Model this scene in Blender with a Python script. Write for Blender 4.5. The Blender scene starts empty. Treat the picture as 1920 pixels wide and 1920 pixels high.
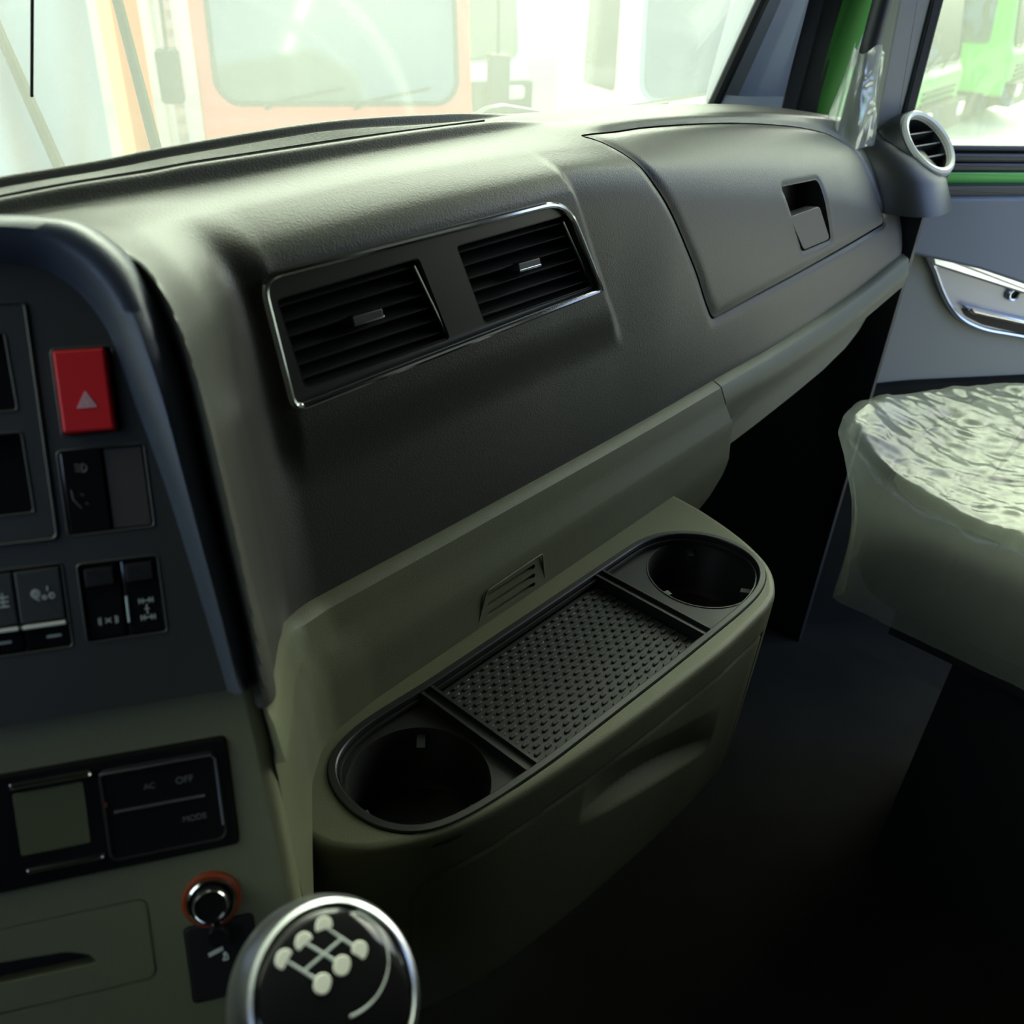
import bpy, bmesh, math, random
import numpy as np
from mathutils import Vector, Matrix, noise
SC = bpy.context.scene
COL = SC.collection
random.seed(7)
OFF = np.array([0, 0, 2.3])          # eye point of the camera above the hall floor

# ------------------------------------------------------------------ camera
F = 1667.93
RM = Matrix(((0.66580809, 0.38647481, -0.63822943), (-0.74486706, 0.39390456, -0.53852786), (0.04327403, 0.83395229, 0.5501372)))
cd = bpy.data.cameras.new('camera'); cam = bpy.data.objects.new('camera', cd); COL.objects.link(cam)
cd.sensor_width = 36; cd.lens = F / 1920 * 36; cd.clip_start = .02; cd.clip_end = 200
cd.dof.use_dof = True; cd.dof.focus_distance = .84; cd.dof.aperture_fstop = 8.5
cam.matrix_world = Matrix.Translation(Vector(OFF)) @ RM.to_4x4()
SC.camera = cam

# ------------------------------------------------------------------ light
W = bpy.data.worlds.new('world'); SC.world = W; W.use_nodes = True
nt = W.node_tree; nt.nodes.clear()
tc = nt.nodes.new('ShaderNodeTexCoord'); sx = nt.nodes.new('ShaderNodeSeparateXYZ')
nt.links.new(tc.outputs['Generated'], sx.inputs[0])
# daylight from the glazed hall: pale green-white ahead, cooler blue from the open side on the left
cr = nt.nodes.new('ShaderNodeValToRGB'); cr.color_ramp.elements[0].position = .30; cr.color_ramp.elements[1].position = .62
cr.color_ramp.elements[0].color = (.42, .60, 1.0, 1); cr.color_ramp.elements[1].color = (.95, 1.0, .84, 1)
dot = nt.nodes.new('ShaderNodeVectorMath'); dot.operation = 'DOT_PRODUCT'; dot.inputs[1].default_value = (.40, .917, 0)
nt.links.new(tc.outputs['Generated'], dot.inputs[0])
ma = nt.nodes.new('ShaderNodeMath'); ma.operation = 'MULTIPLY_ADD'; ma.inputs[1].default_value = .5; ma.inputs[2].default_value = .5
nt.links.new(dot.outputs['Value'], ma.inputs[0]); nt.links.new(ma.outputs[0], cr.inputs[0])
bg = nt.nodes.new('ShaderNodeBackground'); bg.inputs[1].default_value = 1.0
nt.links.new(cr.outputs[0], bg.inputs[0])
el = nt.nodes.new('ShaderNodeMapRange'); el.interpolation_type = 'SMOOTHSTEP'           # roof glazing is brighter than the walls
el.inputs[1].default_value = .0; el.inputs[2].default_value = .22; el.inputs[3].default_value = .8; el.inputs[4].default_value = 19
e2 = nt.nodes.new('ShaderNodeMapRange'); e2.interpolation_type = 'SMOOTHSTEP'           # solid roof overhead
e2.inputs[1].default_value = .62; e2.inputs[2].default_value = .86; e2.inputs[3].default_value = 1.0; e2.inputs[4].default_value = .03
e3 = nt.nodes.new('ShaderNodeMapRange'); e3.interpolation_type = 'SMOOTHSTEP'           # the glazing is on the side the truck faces
e3.inputs[1].default_value = .42; e3.inputs[2].default_value = .97; e3.inputs[3].default_value = .17; e3.inputs[4].default_value = 1.0
nt.links.new(sx.outputs['Z'], el.inputs[0]); nt.links.new(sx.outputs['Z'], e2.inputs[0]); nt.links.new(ma.outputs[0], e3.inputs[0])
m1_ = nt.nodes.new('ShaderNodeMath'); m1_.operation = 'MULTIPLY'; nt.links.new(el.outputs[0], m1_.inputs[0]); nt.links.new(e2.outputs[0], m1_.inputs[1])
m2_ = nt.nodes.new('ShaderNodeMath'); m2_.operation = 'MULTIPLY'; nt.links.new(m1_.outputs[0], m2_.inputs[0]); nt.links.new(e3.outputs[0], m2_.inputs[1])
nt.links.new(m2_.outputs[0], bg.inputs[1])
wo = nt.nodes.new('ShaderNodeOutputWorld'); nt.links.new(bg.outputs[0], wo.inputs[0])
W.cycles.sampling_method = 'AUTOMATIC'
SC.view_settings.view_transform = 'Standard'; SC.view_settings.look = 'None'
SC.view_settings.gamma = 1; SC.view_settings.use_curve_mapping = False
SC.view_settings.exposure = 0.12
SC.cycles.max_bounces = 10; SC.cycles.diffuse_bounces = 5; SC.cycles.transparent_max_bounces = 16
SC.cycles.sample_clamp_indirect = 4

# ------------------------------------------------------------------ materials
def mat(name, col, rough=.5, metal=0, spec=.5, grain=0, gscale=700, emit=None, estr=0, coat=0, var=0, vscale=4):
    m = bpy.data.materials.new(name); m.use_nodes = True; n = m.node_tree; b = n.nodes['Principled BSDF']
    b.inputs['Base Color'].default_value = (*col, 1); b.inputs['Roughness'].default_value = rough
    b.inputs['Metallic'].default_value = metal; b.inputs['Specular IOR Level'].default_value = spec
    if coat: b.inputs['Coat Weight'].default_value = coat; b.inputs['Coat Roughness'].default_value = .05
    if emit: b.inputs['Emission Color'].default_value = (*emit, 1); b.inputs['Emission Strength'].default_value = estr
    t = n.nodes.new('ShaderNodeTexCoord')
    if grain:
        v = n.nodes.new('ShaderNodeTexVoronoi'); v.inputs['Scale'].default_value = gscale
        n.links.new(t.outputs['Object'], v.inputs['Vector'])
        bp = n.nodes.new('ShaderNodeBump'); bp.inputs['Strength'].default_value = grain; bp.inputs['Distance'].default_value = .0004
        n.links.new(v.outputs['Distance'], bp.inputs['Height']); n.links.new(bp.outputs[0], b.inputs['Normal'])
    if var:
        ns = n.nodes.new('ShaderNodeTexNoise'); ns.inputs['Scale'].default_value = vscale; ns.inputs['Detail'].default_value = 4
        n.links.new(t.outputs['Object'], ns.inputs['Vector'])
        mx = n.nodes.new('ShaderNodeMix'); mx.data_type = 'RGBA'
        mx.inputs[6].default_value = (*[c * (1 - var) for c in col], 1); mx.inputs[7].default_value = (*[min(1, c * (1 + var)) for c in col], 1)
        n.links.new(ns.outputs['Fac'], mx.inputs[0]); n.links.new(mx.outputs[2], b.inputs['Base Color'])
    return m
M = {}
M['dash'] = mat('dark_soft_plastic', (.044, .044, .038), .44, spec=.55, grain=.35, gscale=620)
M['dash_smooth'] = mat('dark_satin_plastic', (.030, .032, .031), .40, spec=.5)
M['black'] = mat('black_plastic', (.012, .012, .013), .48, spec=.25)
M['gloss'] = mat('gloss_black', (.008, .008, .009), .08, spec=.5)
M['tray'] = mat('tray_black_plastic', (.020, .020, .019), .36, spec=.5)
M['rubber'] = mat('rubber_mat', (.026, .027, .024), .42, spec=.5)
M['beige'] = mat('beige_grained_plastic', (.122, .127, .078), .50, spec=.35, grain=.3, gscale=900)
M['doorgrey'] = mat('door_grey_plastic', (.33, .34, .30), .6, spec=.35)
M['chrome'] = mat('chrome', (.82, .83, .84), .10, metal=1)
M['satin'] = mat('satin_metal', (.72, .73, .76), .28, metal=1)
M['recess'] = mat('handle_recess_metal', (.34, .35, .38), .36, metal=.5)
M['ring'] = mat('painted_ring', (.75, .74, .66), .25, spec=.6)
M['red'] = mat('red_switch', (.62, .012, .018), .42, spec=.4)
M['icon'] = mat('icon_print', (.42, .45, .44), .5)
M['icon_dim'] = mat('icon_print_dim', (.10, .11, .10), .5)
M['icon_pink'] = mat('icon_print_pale', (.75, .50, .55), .5)
M['blank'] = mat('blank_plate', (.050, .044, .042), .55, spec=.3)
M['lcd'] = mat('lcd_glass', (.085, .095, .055), .22, spec=.5)
M['orange_ring'] = mat('orange_lens', (.20, .03, .006), .4)
M['paint_green'] = mat('green_body_paint', (.02, .20, .02), .45, spec=.3)
M['lime'] = mat('lime_body_paint', (.13, .52, .09), .35, spec=.5)
M['paint_red'] = mat('red_body_paint', (.80, .13, .07), .40, spec=.5)
M['paint_white'] = mat('white_body_paint', (.90, .90, .86), .35, spec=.5)
M['doorblue'] = mat('door_upper_trim', (.17, .20, .25), .45, spec=.5)
M['lime2'] = mat('door_frame_green_paint', (.12, .62, .08), .3, spec=.5)
M['seal2'] = mat('window_channel_rubber', (.022, .026, .032), .35, spec=.5)
M['ring2'] = mat('bright_handle_bar', (.88, .90, .92), .22, metal=.8)
M['hoodmat'] = mat('hood_satin_plastic', (.045, .054, .078), .36, spec=.5, grain=.2, gscale=800)  # bluish reflection of the side window put into the base colour
M['pillar'] = mat('pillar_grey_blue', (.44, .48, .54), .55, spec=.35)
M['seal'] = mat('rubber_seal', (.018, .020, .022), .45, spec=.4)
M['winframe'] = mat('window_frame_grey', (.42, .42, .40), .40, spec=.4)
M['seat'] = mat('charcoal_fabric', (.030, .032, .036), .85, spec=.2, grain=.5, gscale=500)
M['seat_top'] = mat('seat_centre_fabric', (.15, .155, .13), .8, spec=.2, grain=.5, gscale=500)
M['carpet'] = mat('floor_carpet', (.019, .019, .015), .95, spec=.1, grain=.6, gscale=300, var=.5, vscale=7)
M['liner'] = mat('cab_liner', (.03, .03, .028), .9, spec=.1)
M['hallfloor'] = mat('hall_concrete', (.55, .53, .44), .6, var=.15, vscale=1.5)
M['cream'] = mat('cream_wall', (.72, .72, .55), .8, var=.06, vscale=1)
M['greywall'] = mat('grey_green_wall', (.40, .45, .42), .8, var=.18, vscale=1.3)
M['orange'] = mat('orange_column_paint', (.86, .40, .12), .6, var=.1, vscale=3)
M['paleblue'] = mat('pale_blue_steel', (.55, .68, .72), .5)
M['truckglass'] = mat('truck_glass', (.10, .12, .10), .06, spec=.8)
M['tyre'] = mat('tyre_rubber', (.03, .03, .03), .8)
M['lamp'] = mat('tube_lamp', (1, 1, 1), .5, emit=(1, 1, .95), estr=14)

def glass_mat(name, haze, tint=(.96, 1, .95), hazecol=(.93, .97, .84), dust=False, rough=.0):
    m = bpy.data.materials.new(name); m.use_nodes = True; n = m.node_tree; n.nodes.clear()
    tr = n.nodes.new('ShaderNodeBsdfTransparent'); tr.inputs[0].default_value = (*tint, 1)
    tl = n.nodes.new('ShaderNodeBsdfTranslucent'); tl.inputs[0].default_value = (*hazecol, 1)
    df = n.nodes.new('ShaderNodeBsdfDiffuse'); df.inputs[0].default_value = (*hazecol, 1)
    gl = n.nodes.new('ShaderNodeBsdfGlossy'); gl.inputs['Roughness'].default_value = rough
    m0 = n.nodes.new('ShaderNodeMixShader'); m0.inputs[0].default_value = .25
    n.links.new(tl.outputs[0], m0.inputs[1]); n.links.new(df.outputs[0], m0.inputs[2])
    m1 = n.nodes.new('ShaderNodeMixShader'); m1.inputs[0].default_value = haze
    n.links.new(tr.outputs[0], m1.inputs[1]); n.links.new(m0.outputs[0], m1.inputs[2])
    m2 = n.nodes.new('ShaderNodeMixShader'); lw = n.nodes.new('ShaderNodeLayerWeight'); lw.inputs[0].default_value = .5
    pw = n.nodes.new('ShaderNodeMath'); pw.operation = 'POWER'; pw.inputs[1].default_value = 4
    sc = n.nodes.new('ShaderNodeMath'); sc.operation = 'MULTIPLY_ADD'; sc.inputs[1].default_value = .5; sc.inputs[2].default_value = .02
    n.links.new(lw.outputs['Facing'], pw.inputs[0]); n.links.new(pw.outputs[0], sc.inputs[0]); n.links.new(sc.outputs[0], m2.inputs[0]); n.links.new(m1.outputs[0], m2.inputs[1]); n.links.new(gl.outputs[0], m2.inputs[2])
    o = n.nodes.new('ShaderNodeOutputMaterial'); n.links.new(m2.outputs[0], o.inputs[0])
    if dust:                          # dust film with faint wiper arcs, specks and cloudy patches
        t = n.nodes.new('ShaderNodeTexCoord')
        ns = n.nodes.new('ShaderNodeTexNoise'); ns.inputs['Scale'].default_value = 5; ns.inputs['Detail'].default_value = 5
        n.links.new(t.outputs['Object'], ns.inputs['Vector'])
        sp = n.nodes.new('ShaderNodeTexNoise'); sp.inputs['Scale'].default_value = 420; sp.inputs['Detail'].default_value = 1
        n.links.new(t.outputs['Object'], sp.inputs['Vector'])
        spr = n.nodes.new('ShaderNodeMapRange'); spr.inputs[1].default_value = .66; spr.inputs[2].default_value = .74; spr.inputs[4].default_value = .07
        n.links.new(sp.outputs['Fac'], spr.inputs[0])
        # arcs: distance to the wiper pivot in the pane's own plane
        vm = n.nodes.new('ShaderNodeVectorMath'); vm.operation = 'DISTANCE'; vm.inputs[1].default_value = DUSTC
        n.links.new(t.outputs['Object'], vm.inputs[0])
        w = n.nodes.new('ShaderNodeTexNoise'); w.noise_dimensions = '1D'; w.inputs['Scale'].default_value = 22; w.inputs['Detail'].default_value = 2
        n.links.new(vm.outputs['Value'], w.inputs['W'])
        wr = n.nodes.new('ShaderNodeMapRange'); wr.inputs[1].default_value = .60; wr.inputs[2].default_value = .70; wr.inputs[4].default_value = .04
        n.links.new(w.outputs['Fac'], wr.inputs[0])
        a = n.nodes.new('ShaderNodeMath'); a.operation = 'MULTIPLY_ADD'; a.inputs[1].default_value = .10; a.inputs[2].default_value = haze - .09
        n.links.new(ns.outputs['Fac'], a.inputs[0])
        b = n.nodes.new('ShaderNodeMath'); b.operation = 'ADD'; n.links.new(a.outputs[0], b.inputs[0]); n.links.new(spr.outputs[0], b.inputs[1])
        c = n.nodes.new('ShaderNodeMath'); c.operation = 'ADD'; c.use_clamp = True; n.links.new(b.outputs[0], c.inputs[0]); n.links.new(wr.outputs[0], c.inputs[1])
        n.links.new(c.outputs[0], m1.inputs[0])
    return m
DUSTC = (.23, .19, -.13)
M['windshield'] = glass_mat('dusty_windshield', .22, dust=True)
M['film'] = glass_mat('clear_plastic_film', .10, tint=(.97, 1, .95), rough=.12)

def plastic_mat(name, haze, bumpscale, bumpdist, rough=.14, glossy=.28):
    m = bpy.data.materials.new(name); m.use_nodes = True; n = m.node_tree; n.nodes.clear()
    t = n.nodes.new('ShaderNodeTexCoord')
    mp = n.nodes.new('ShaderNodeMapping'); mp.inputs['Scale'].default_value = (1, 1.6, 1); n.links.new(t.outputs['Object'], mp.inputs[0])
    ns = n.nodes.new('ShaderNodeTexNoise'); ns.inputs['Scale'].default_value = bumpscale; ns.inputs['Detail'].default_value = 5; ns.inputs['Distortion'].default_value = 1.2
    ns.noise_type = 'RIDGED_MULTIFRACTAL'; n.links.new(mp.outputs[0], ns.inputs['Vector'])
    bp = n.nodes.new('ShaderNodeBump'); bp.inputs['Strength'].default_value = 1; bp.inputs['Distance'].default_value = bumpdist
    n.links.new(ns.outputs['Fac'], bp.inputs['Height'])
    tr = n.nodes.new('ShaderNodeBsdfTransparent'); tr.inputs[0].default_value = (.95, .98, .93, 1)
    df = n.nodes.new('ShaderNodeBsdfDiffuse'); df.inputs[0].default_value = (.80, .84, .72, 1)
    tl = n.nodes.new('ShaderNodeBsdfTranslucent'); tl.inputs[0].default_value = (.80, .84, .72, 1)
    gl = n.nodes.new('ShaderNodeBsdfGlossy'); gl.inputs['Roughness'].default_value = rough
    for k in (df, tl, gl): n.links.new(bp.outputs[0], k.inputs['Normal'])
    a = n.nodes.new('ShaderNodeMixShader'); a.inputs[0].default_value = .4
    n.links.new(df.outputs[0], a.inputs[1]); n.links.new(tl.outputs[0], a.inputs[2])
    b = n.nodes.new('ShaderNodeMixShader'); b.inputs[0].default_value = haze
    n.links.new(tr.outputs[0], b.inputs[1]); n.links.new(a.outputs[0], b.inputs[2])
    lw = n.nodes.new('ShaderNodeLayerWeight'); lw.inputs[0].default_value = .35; n.links.new(bp.outputs[0], lw.inputs['Normal'])
    mr = n.nodes.new('ShaderNodeMapRange'); mr.inputs[3].default_value = glossy * .35; mr.inputs[4].default_value = min(1, glossy * 2)
    n.links.new(lw.outputs['Facing'], mr.inputs[0])
    c = n.nodes.new('ShaderNodeMixShader'); n.links.new(mr.outputs[0], c.inputs[0])
    n.links.new(b.outputs[0], c.inputs[1]); n.links.new(gl.outputs[0], c.inputs[2])
    o = n.nodes.new('ShaderNodeOutputMaterial'); n.links.new(c.outputs[0], o.inputs[0])
    return m
M['plastic'] = plastic_mat('crinkled_plastic', .20, 26, .0016, rough=.22, glossy=.08)
M['wrapfilm'] = plastic_mat('wrinkled_film', .05, 8, .003, glossy=.07)
M['wrap'] = plastic_mat('wrap_plastic', .40, 30, .003)

# ------------------------------------------------------------------ mesh helpers
ORG = {}
def thing(name, label, cat, base, group=None):
    o = bpy.data.objects.new(name, None); COL.objects.link(o); o.empty_display_size = .05
    o.location = Vector(np.array(base, float) + OFF); ORG[o.name] = np.array(base, float)
    o['label'] = label; o['category'] = cat
    if group: o['group'] = group
    return o
def tag(o, label=None, cat=None, group=None, kind=None):
    for k, v in (('label', label), ('category', cat), ('group', group), ('kind', kind)):
        if v: o[k] = v
    return o
def finish(me, smooth=True, angle=32):
    me.validate(); me.update()
    bm = bmesh.new(); bm.from_mesh(me)
    bmesh.ops.recalc_face_normals(bm, faces=bm.faces)
    if all(e.is_manifold for e in bm.edges) and bm.calc_volume(signed=True) < 0: bmesh.ops.reverse_faces(bm, faces=bm.faces)
    ca = math.radians(angle)
    for f in bm.faces: f.smooth = smooth
    for e in bm.edges:
        if len(e.link_faces) == 2: e.smooth = e.calc_face_angle(0) < ca
    for f in bm.faces:
        if len(f.verts) > 8:
            f.smooth = False
            for e in f.edges: e.smooth = False
    bm.to_mesh(me); bm.free()
def mk(name, verts, faces, m, parent=None, smooth=True, angle=32):
    v = np.asarray(verts, float)
    if parent is not None: org = ORG[parent.name]
    else: org = np.array([(v[:, 0].min() + v[:, 0].max()) / 2, (v[:, 1].min() + v[:, 1].max()) / 2, v[:, 2].min()])
    me = bpy.data.meshes.new(name)
    me.from_pydata((v - org).tolist(), [], [tuple(int(i) for i in f) for f in faces])
    finish(me, smooth, angle)
    if m: me.materials.append(m)
    o = bpy.data.objects.new(name, me); COL.objects.link(o)
    if parent is not None: o.parent = parent
    else: o.location = Vector(org + OFF)
    ORG[o.name] = org
    return o
class MB:
    def __init__(s): s.v = []; s.f = []; s.n = 0
    def add(s, v, f):
        v = np.asarray(v, float); s.v.append(v); s.f += [tuple(i + s.n for i in q) for q in f]; s.n += len(v); return s
    def build(s, name, m, parent=None, smooth=True, angle=32): return mk(name, np.concatenate(s.v), s.f, m, parent, smooth, angle)
class Fr:
    """local frame: origin, u, v, n"""
    def __init__(s, o, u, v, n=None):
        s.o = np.array(o, float); s.u = np.array(u, float); s.v = np.array(v, float)
        s.u /= np.linalg.norm(s.u); s.v /= np.linalg.norm(s.v)
        s.n = np.cross(s.u, s.v) if n is None else np.array(n, float); s.n /= np.linalg.norm(s.n)
    def __call__(s, u, v, h=0): return s.o + np.multiply.outer(u, s.u) + np.multiply.outer(v, s.v) + np.multiply.outer(h, s.n)
def grid_faces(n, m, cn=False, cm=False):
    return [(i * m + j, ((i + 1) % n) * m + j, ((i + 1) % n) * m + (j + 1) % m, i * m + (j + 1) % m)
            for i in range(n if cn else n - 1) for j in range(m if cm else m - 1)]
def box(x0, x1, y0, y1, z0, z1):
    v = [(x, y, z) for x in (x0, x1) for y in (y0, y1) for z in (z0, z1)]
    return v, [(0, 1, 3, 2), (4, 6, 7, 5), (0, 4, 5, 1), (2, 3, 7, 6), (0, 2, 6, 4), (1, 5, 7, 3)]
def rrect(u0, u1, v0, v1, r, k=6):
    r = min(r, (u1 - u0) / 2 * .999, (v1 - v0) / 2 * .999); p = []
    for cx, cy, a in ((u1 - r, v1 - r, 0), (u0 + r, v1 - r, 90), (u0 + r, v0 + r, 180), (u1 - r, v0 + r, 270)):
        for i in range(k + 1):
            t = math.radians(a + 90 * i / k); p.append((cx + r * math.cos(t), cy + r * math.sin(t)))
    return np.array(p)
def rpoly(pts, rs, k=6):
    """polygon with rounded corners"""
    P = np.array(pts, float); n = len(P); out = []
    if np.isscalar(rs): rs = [rs] * n
    for i in range(n):
        a, b, c = P[i - 1], P[i], P[(i + 1) % n]; d1 = (a - b); d2 = (c - b); l1 = np.linalg.norm(d1); l2 = np.linalg.norm(d2)
        d1 /= l1; d2 /= l2; r = min(rs[i], l1 * .49, l2 * .49)
        p0 = b + d1 * r; p2 = b + d2 * r
        for j in range(k + 1):
            t = j / k; out.append((1 - t) ** 2 * p0 + 2 * t * (1 - t) * b + t * t * p2)
    return np.array(out)
def ccw(p): 
    a = np.sum(p[:, 0] * np.roll(p[:, 1], -1) - np.roll(p[:, 0], -1) * p[:, 1]); return p if a > 0 else p[::-1]
def resample(p, n):
    q = np.vstack([p, p[:1]]); d = np.r_[0, np.cumsum(np.linalg.norm(np.diff(q, axis=0), axis=1))]
    t = np.linspace(0, d[-1], n, endpoint=False); return np.stack([np.interp(t, d, q[:, i]) for i in range(q.shape[1])], 1)
def smooth_closed(p, it=3):
    for _ in range(it): p = (np.roll(p, 1, 0) + 2 * p + np.roll(p, -1, 0)) / 4
    return p
def offset(p, d):
    """inset (d>0) of a ccw outline"""
    a = p - np.roll(p, 1, 0); b = np.roll(p, -1, 0) - p
    def nm(v): v = np.stack([-v[:, 1], v[:, 0]], 1); return v / np.maximum(np.linalg.norm(v, axis=1), 1e-9)[:, None]
    n = nm(a) + nm(b); l = np.linalg.norm(n, axis=1)[:, None]; n = n / np.maximum(l, .4)
    l = np.clip(l / 2, .5, 1)
    return p + n * d / l
def rings(mb, fr, outline, prof, cap0=True, cap1=True):
    """stack of inset rings: prof = [(inset, height), ...]"""
    p = ccw(np.array(outline)); n = len(p); V = []
    for d, h in prof:
        q = offset(p, d) if abs(d) > 1e-9 else p; V.append(fr(q[:, 0], q[:, 1], np.full(n, h)))
    f = grid_faces(len(prof), n, False, True)
    if cap0: f.append(tuple(range(n))[::-1])
    if cap1: f.append(tuple((len(prof) - 1) * n + i for i in range(n)))
    return mb.add(np.concatenate(V), f)
def slab(name, fr, outline, h0, h1, m, parent=None, bev=.001, **k):
    return rings(MB(), fr, outline, [(0, h0), (0, h1 - bev), (bev * .3, h1 - bev * .3), (bev, h1)]).build(name, m, parent, **k)
def tube(mb, pts, r, n=10, closed=False, flat=1.0, up=None):
    P = np.array(pts, float); N = len(P); V = []
    T = (np.roll(P, -1, 0) - np.roll(P, 1, 0)) if closed else np.gradient(P, axis=0)
    T /= np.linalg.norm(T, axis=1)[:, None]
    a = np.array(up if up is not None else ((0, 0, 1) if abs(T[0][2]) < .9 else (0, 1, 0)), float)
    rr = np.full(N, r) if np.isscalar(r) else np.array(r)
    for i in range(N):
        s = a - T[i] * (a @ T[i]); s /= np.linalg.norm(s); b = np.cross(T[i], s)
        if up is None: a = s
        th = np.arange(n) * 2 * math.pi / n
        V.append(P[i] + np.multiply.outer(np.cos(th) * rr[i], s) * flat + np.multiply.outer(np.sin(th) * rr[i], b))
    f = grid_faces(N, n, closed, True)
    if not closed: f += [tuple(range(n))[::-1], tuple((N - 1) * n + i for i in range(n))]
    return mb.add(np.concatenate(V), f)
def lathe(mb, fr, prof, n=40, su=1, sv=1, cap0=True, cap1=True):
    """prof = [(radius, height)] about fr.n"""
    th = np.arange(n) * 2 * math.pi / n; V = [fr(np.cos(th) * r * su, np.sin(th) * r * sv, np.full(n, h)) for r, h in prof]
    f = grid_faces(len(prof), n, False, True)
    if cap0: f.append(tuple(range(n))[::-1])
    if cap1: f.append(tuple((len(prof) - 1) * n + i for i in range(n)))
    return mb.add(np.concatenate(V), f)
def boolean(o, cutters, op='DIFFERENCE', angle=32, solver='EXACT'):
    for c in cutters:
        md = o.modifiers.new('b', 'BOOLEAN'); md.object = c; md.operation = op; md.solver = solver
    bpy.context.view_layer.update()
    dg = bpy.context.evaluated_depsgraph_get(); me = bpy.data.meshes.new_from_object(o.evaluated_get(dg))
    o.modifiers.clear(); old = o.data; me.name = old.name; o.data = me; finish(me, True, angle)
    for c in cutters: bpy.data.objects.remove(c)
    return o
def prism(fr, outline, h0, h1):
    o = rings(MB(), fr, outline, [(0, h0), (0, h1)]).build('cutter', None, None, smooth=False)
    return o
def text(name, s, fr, u, v, h, size, m, parent, ext=.0001):
    cu = bpy.data.curves.new(name, 'FONT'); cu.body = s; cu.size = size; cu.extrude = ext; cu.align_x = 'CENTER'; cu.align_y = 'CENTER'
    t = bpy.data.objects.new('tmp', cu); COL.objects.link(t); bpy.context.view_layer.update()
    me = bpy.data.meshes.new_from_object(t.evaluated_get(bpy.context.evaluated_depsgraph_get()))
    n = len(me.vertices); co = np.zeros(n * 3); me.vertices.foreach_get('co', co); co = co.reshape(-1, 3)
    f = [tuple(p.vertices) for p in me.polygons]; bpy.data.objects.remove(t); bpy.data.curves.remove(cu); bpy.data.meshes.remove(me)
    return mk(name, fr(u + co[:, 0], v + co[:, 1], h + co[:, 2]), f, m, parent, smooth=False)
def pchip(xs,ys,x):
    xs=np.asarray(xs,float);ys=np.asarray(ys,float);x=np.asarray(x,float)
    h=np.diff(xs);sh=(-1,)+(1,)*(ys.ndim-1);hh=h.reshape(sh)
    d=np.diff(ys,axis=0)/hh;m=np.zeros_like(ys)
    w1=2*hh[1:]+hh[:-1];w2=hh[1:]+2*hh[:-1]
    with np.errstate(all='ignore'):
        q=(w1+w2)/(w1/d[:-1]+w2/d[1:])
    m[1:-1]=np.where(d[:-1]*d[1:]>0,q,0);m[0]=d[0];m[-1]=d[-1]
    i=np.clip(np.searchsorted(xs,x)-1,0,len(xs)-2)
    t=((x-xs[i])/h[i]);t=t.reshape(t.shape+(1,)*(ys.ndim-1));H=h[i].reshape(t.shape)
    return (2*t**3-3*t**2+1)*ys[i]+(t**3-2*t**2+t)*H*m[i]+(-2*t**3+3*t**2)*ys[i+1]+(t**3-t**2)*H*m[i+1]
def sst(a,b,x):
    t=np.clip((x-a)/(b-a),0,1);return t*t*(3-2*t)
# stations: x: A,C,D z at fixed y ; E..I full (y,z)
ST=[
(-.96,-.150,-.150,-.150,(.53,-.153),(.510,-.160),(.500,-.19),(.500,-.29),(.50,-.34)),
(.11,-.150,-.150,-.150,(.53,-.153),(.510,-.160),(.480,-.19),(.470,-.29),(.46,-.34)),
(.14,-.148,-.148,-.150,(.51,-.150),(.470,-.155),(.410,-.19),(.390,-.27),(.37,-.34)),
(.17,-.145,-.143,-.150,(.48,-.137),(.400,-.140),(.345,-.18),(.318,-.27),(.305,-.345)),
(.21,-.141,-.141,-.150,(.49,-.145),(.430,-.150),(.392,-.185),(.372,-.285),(.358,-.380)),
(.25,-.140,-.140,-.150,(.50,-.153),(.460,-.168),(.438,-.195),(.424,-.290),(.412,-.413)),
(.285,-.139,-.140,-.150,(.507,-.156),(.482,-.174),(.470,-.200),(.464,-.290),(.452,-.440)),
(.32,-.137,-.139,-.150,(.51,-.158),(.487,-.173),(.480,-.197),(.478,-.290),(.460,-.445)),
(.45,-.134,-.139,-.148,(.51,-.157),(.487,-.171),(.480,-.195),(.478,-.290),(.460,-.448)),
(.60,-.141,-.141,-.148,(.51,-.160),(.487,-.174),(.480,-.198),(.478,-.290),(.460,-.450)),
(.70,-.150,-.150,-.151,(.51,-.166),(.487,-.182),(.479,-.206),(.474,-.295),(.460,-.451)),
(.80,-.154,-.155,-.156,(.51,-.174),(.487,-.195),(.476,-.225),(.466,-.305),(.460,-.451)),
(.90,-.160,-.162,-.163,(.51,-.184),(.487,-.209),(.475,-.240),(.465,-.315),(.460,-.450)),
(1.05,-.172,-.174,-.178,(.51,-.203),(.487,-.230),(.473,-.265),(.464,-.330),(.458,-.448)),
(1.20,-.188,-.192,-.199,(.51,-.226),(.487,-.256),(.471,-.292),(.462,-.345),(.457,-.440)),
(1.32,-.205,-.210,-.221,(.51,-.252),(.487,-.282),(.469,-.318),(.460,-.360),(.455,-.425)),
(1.44,-.224,-.232,-.247,(.51,-.282),(.487,-.315),(.468,-.350),(.458,-.375),(.452,-.403)),
]
XS=[s[0] for s in ST]
CP=np.array([[(.64,s[1]-.07),(.625,s[1]-.012),(.603,s[1]),(.597,s[1]-.0065 if s[0]<.65 else s[1]-.0003),(.594,s[1]-.0072 if s[0]<.65 else s[1]-.0006),(.557,s[2]),(.547,s[3]),*s[4:]] for s in ST])
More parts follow.
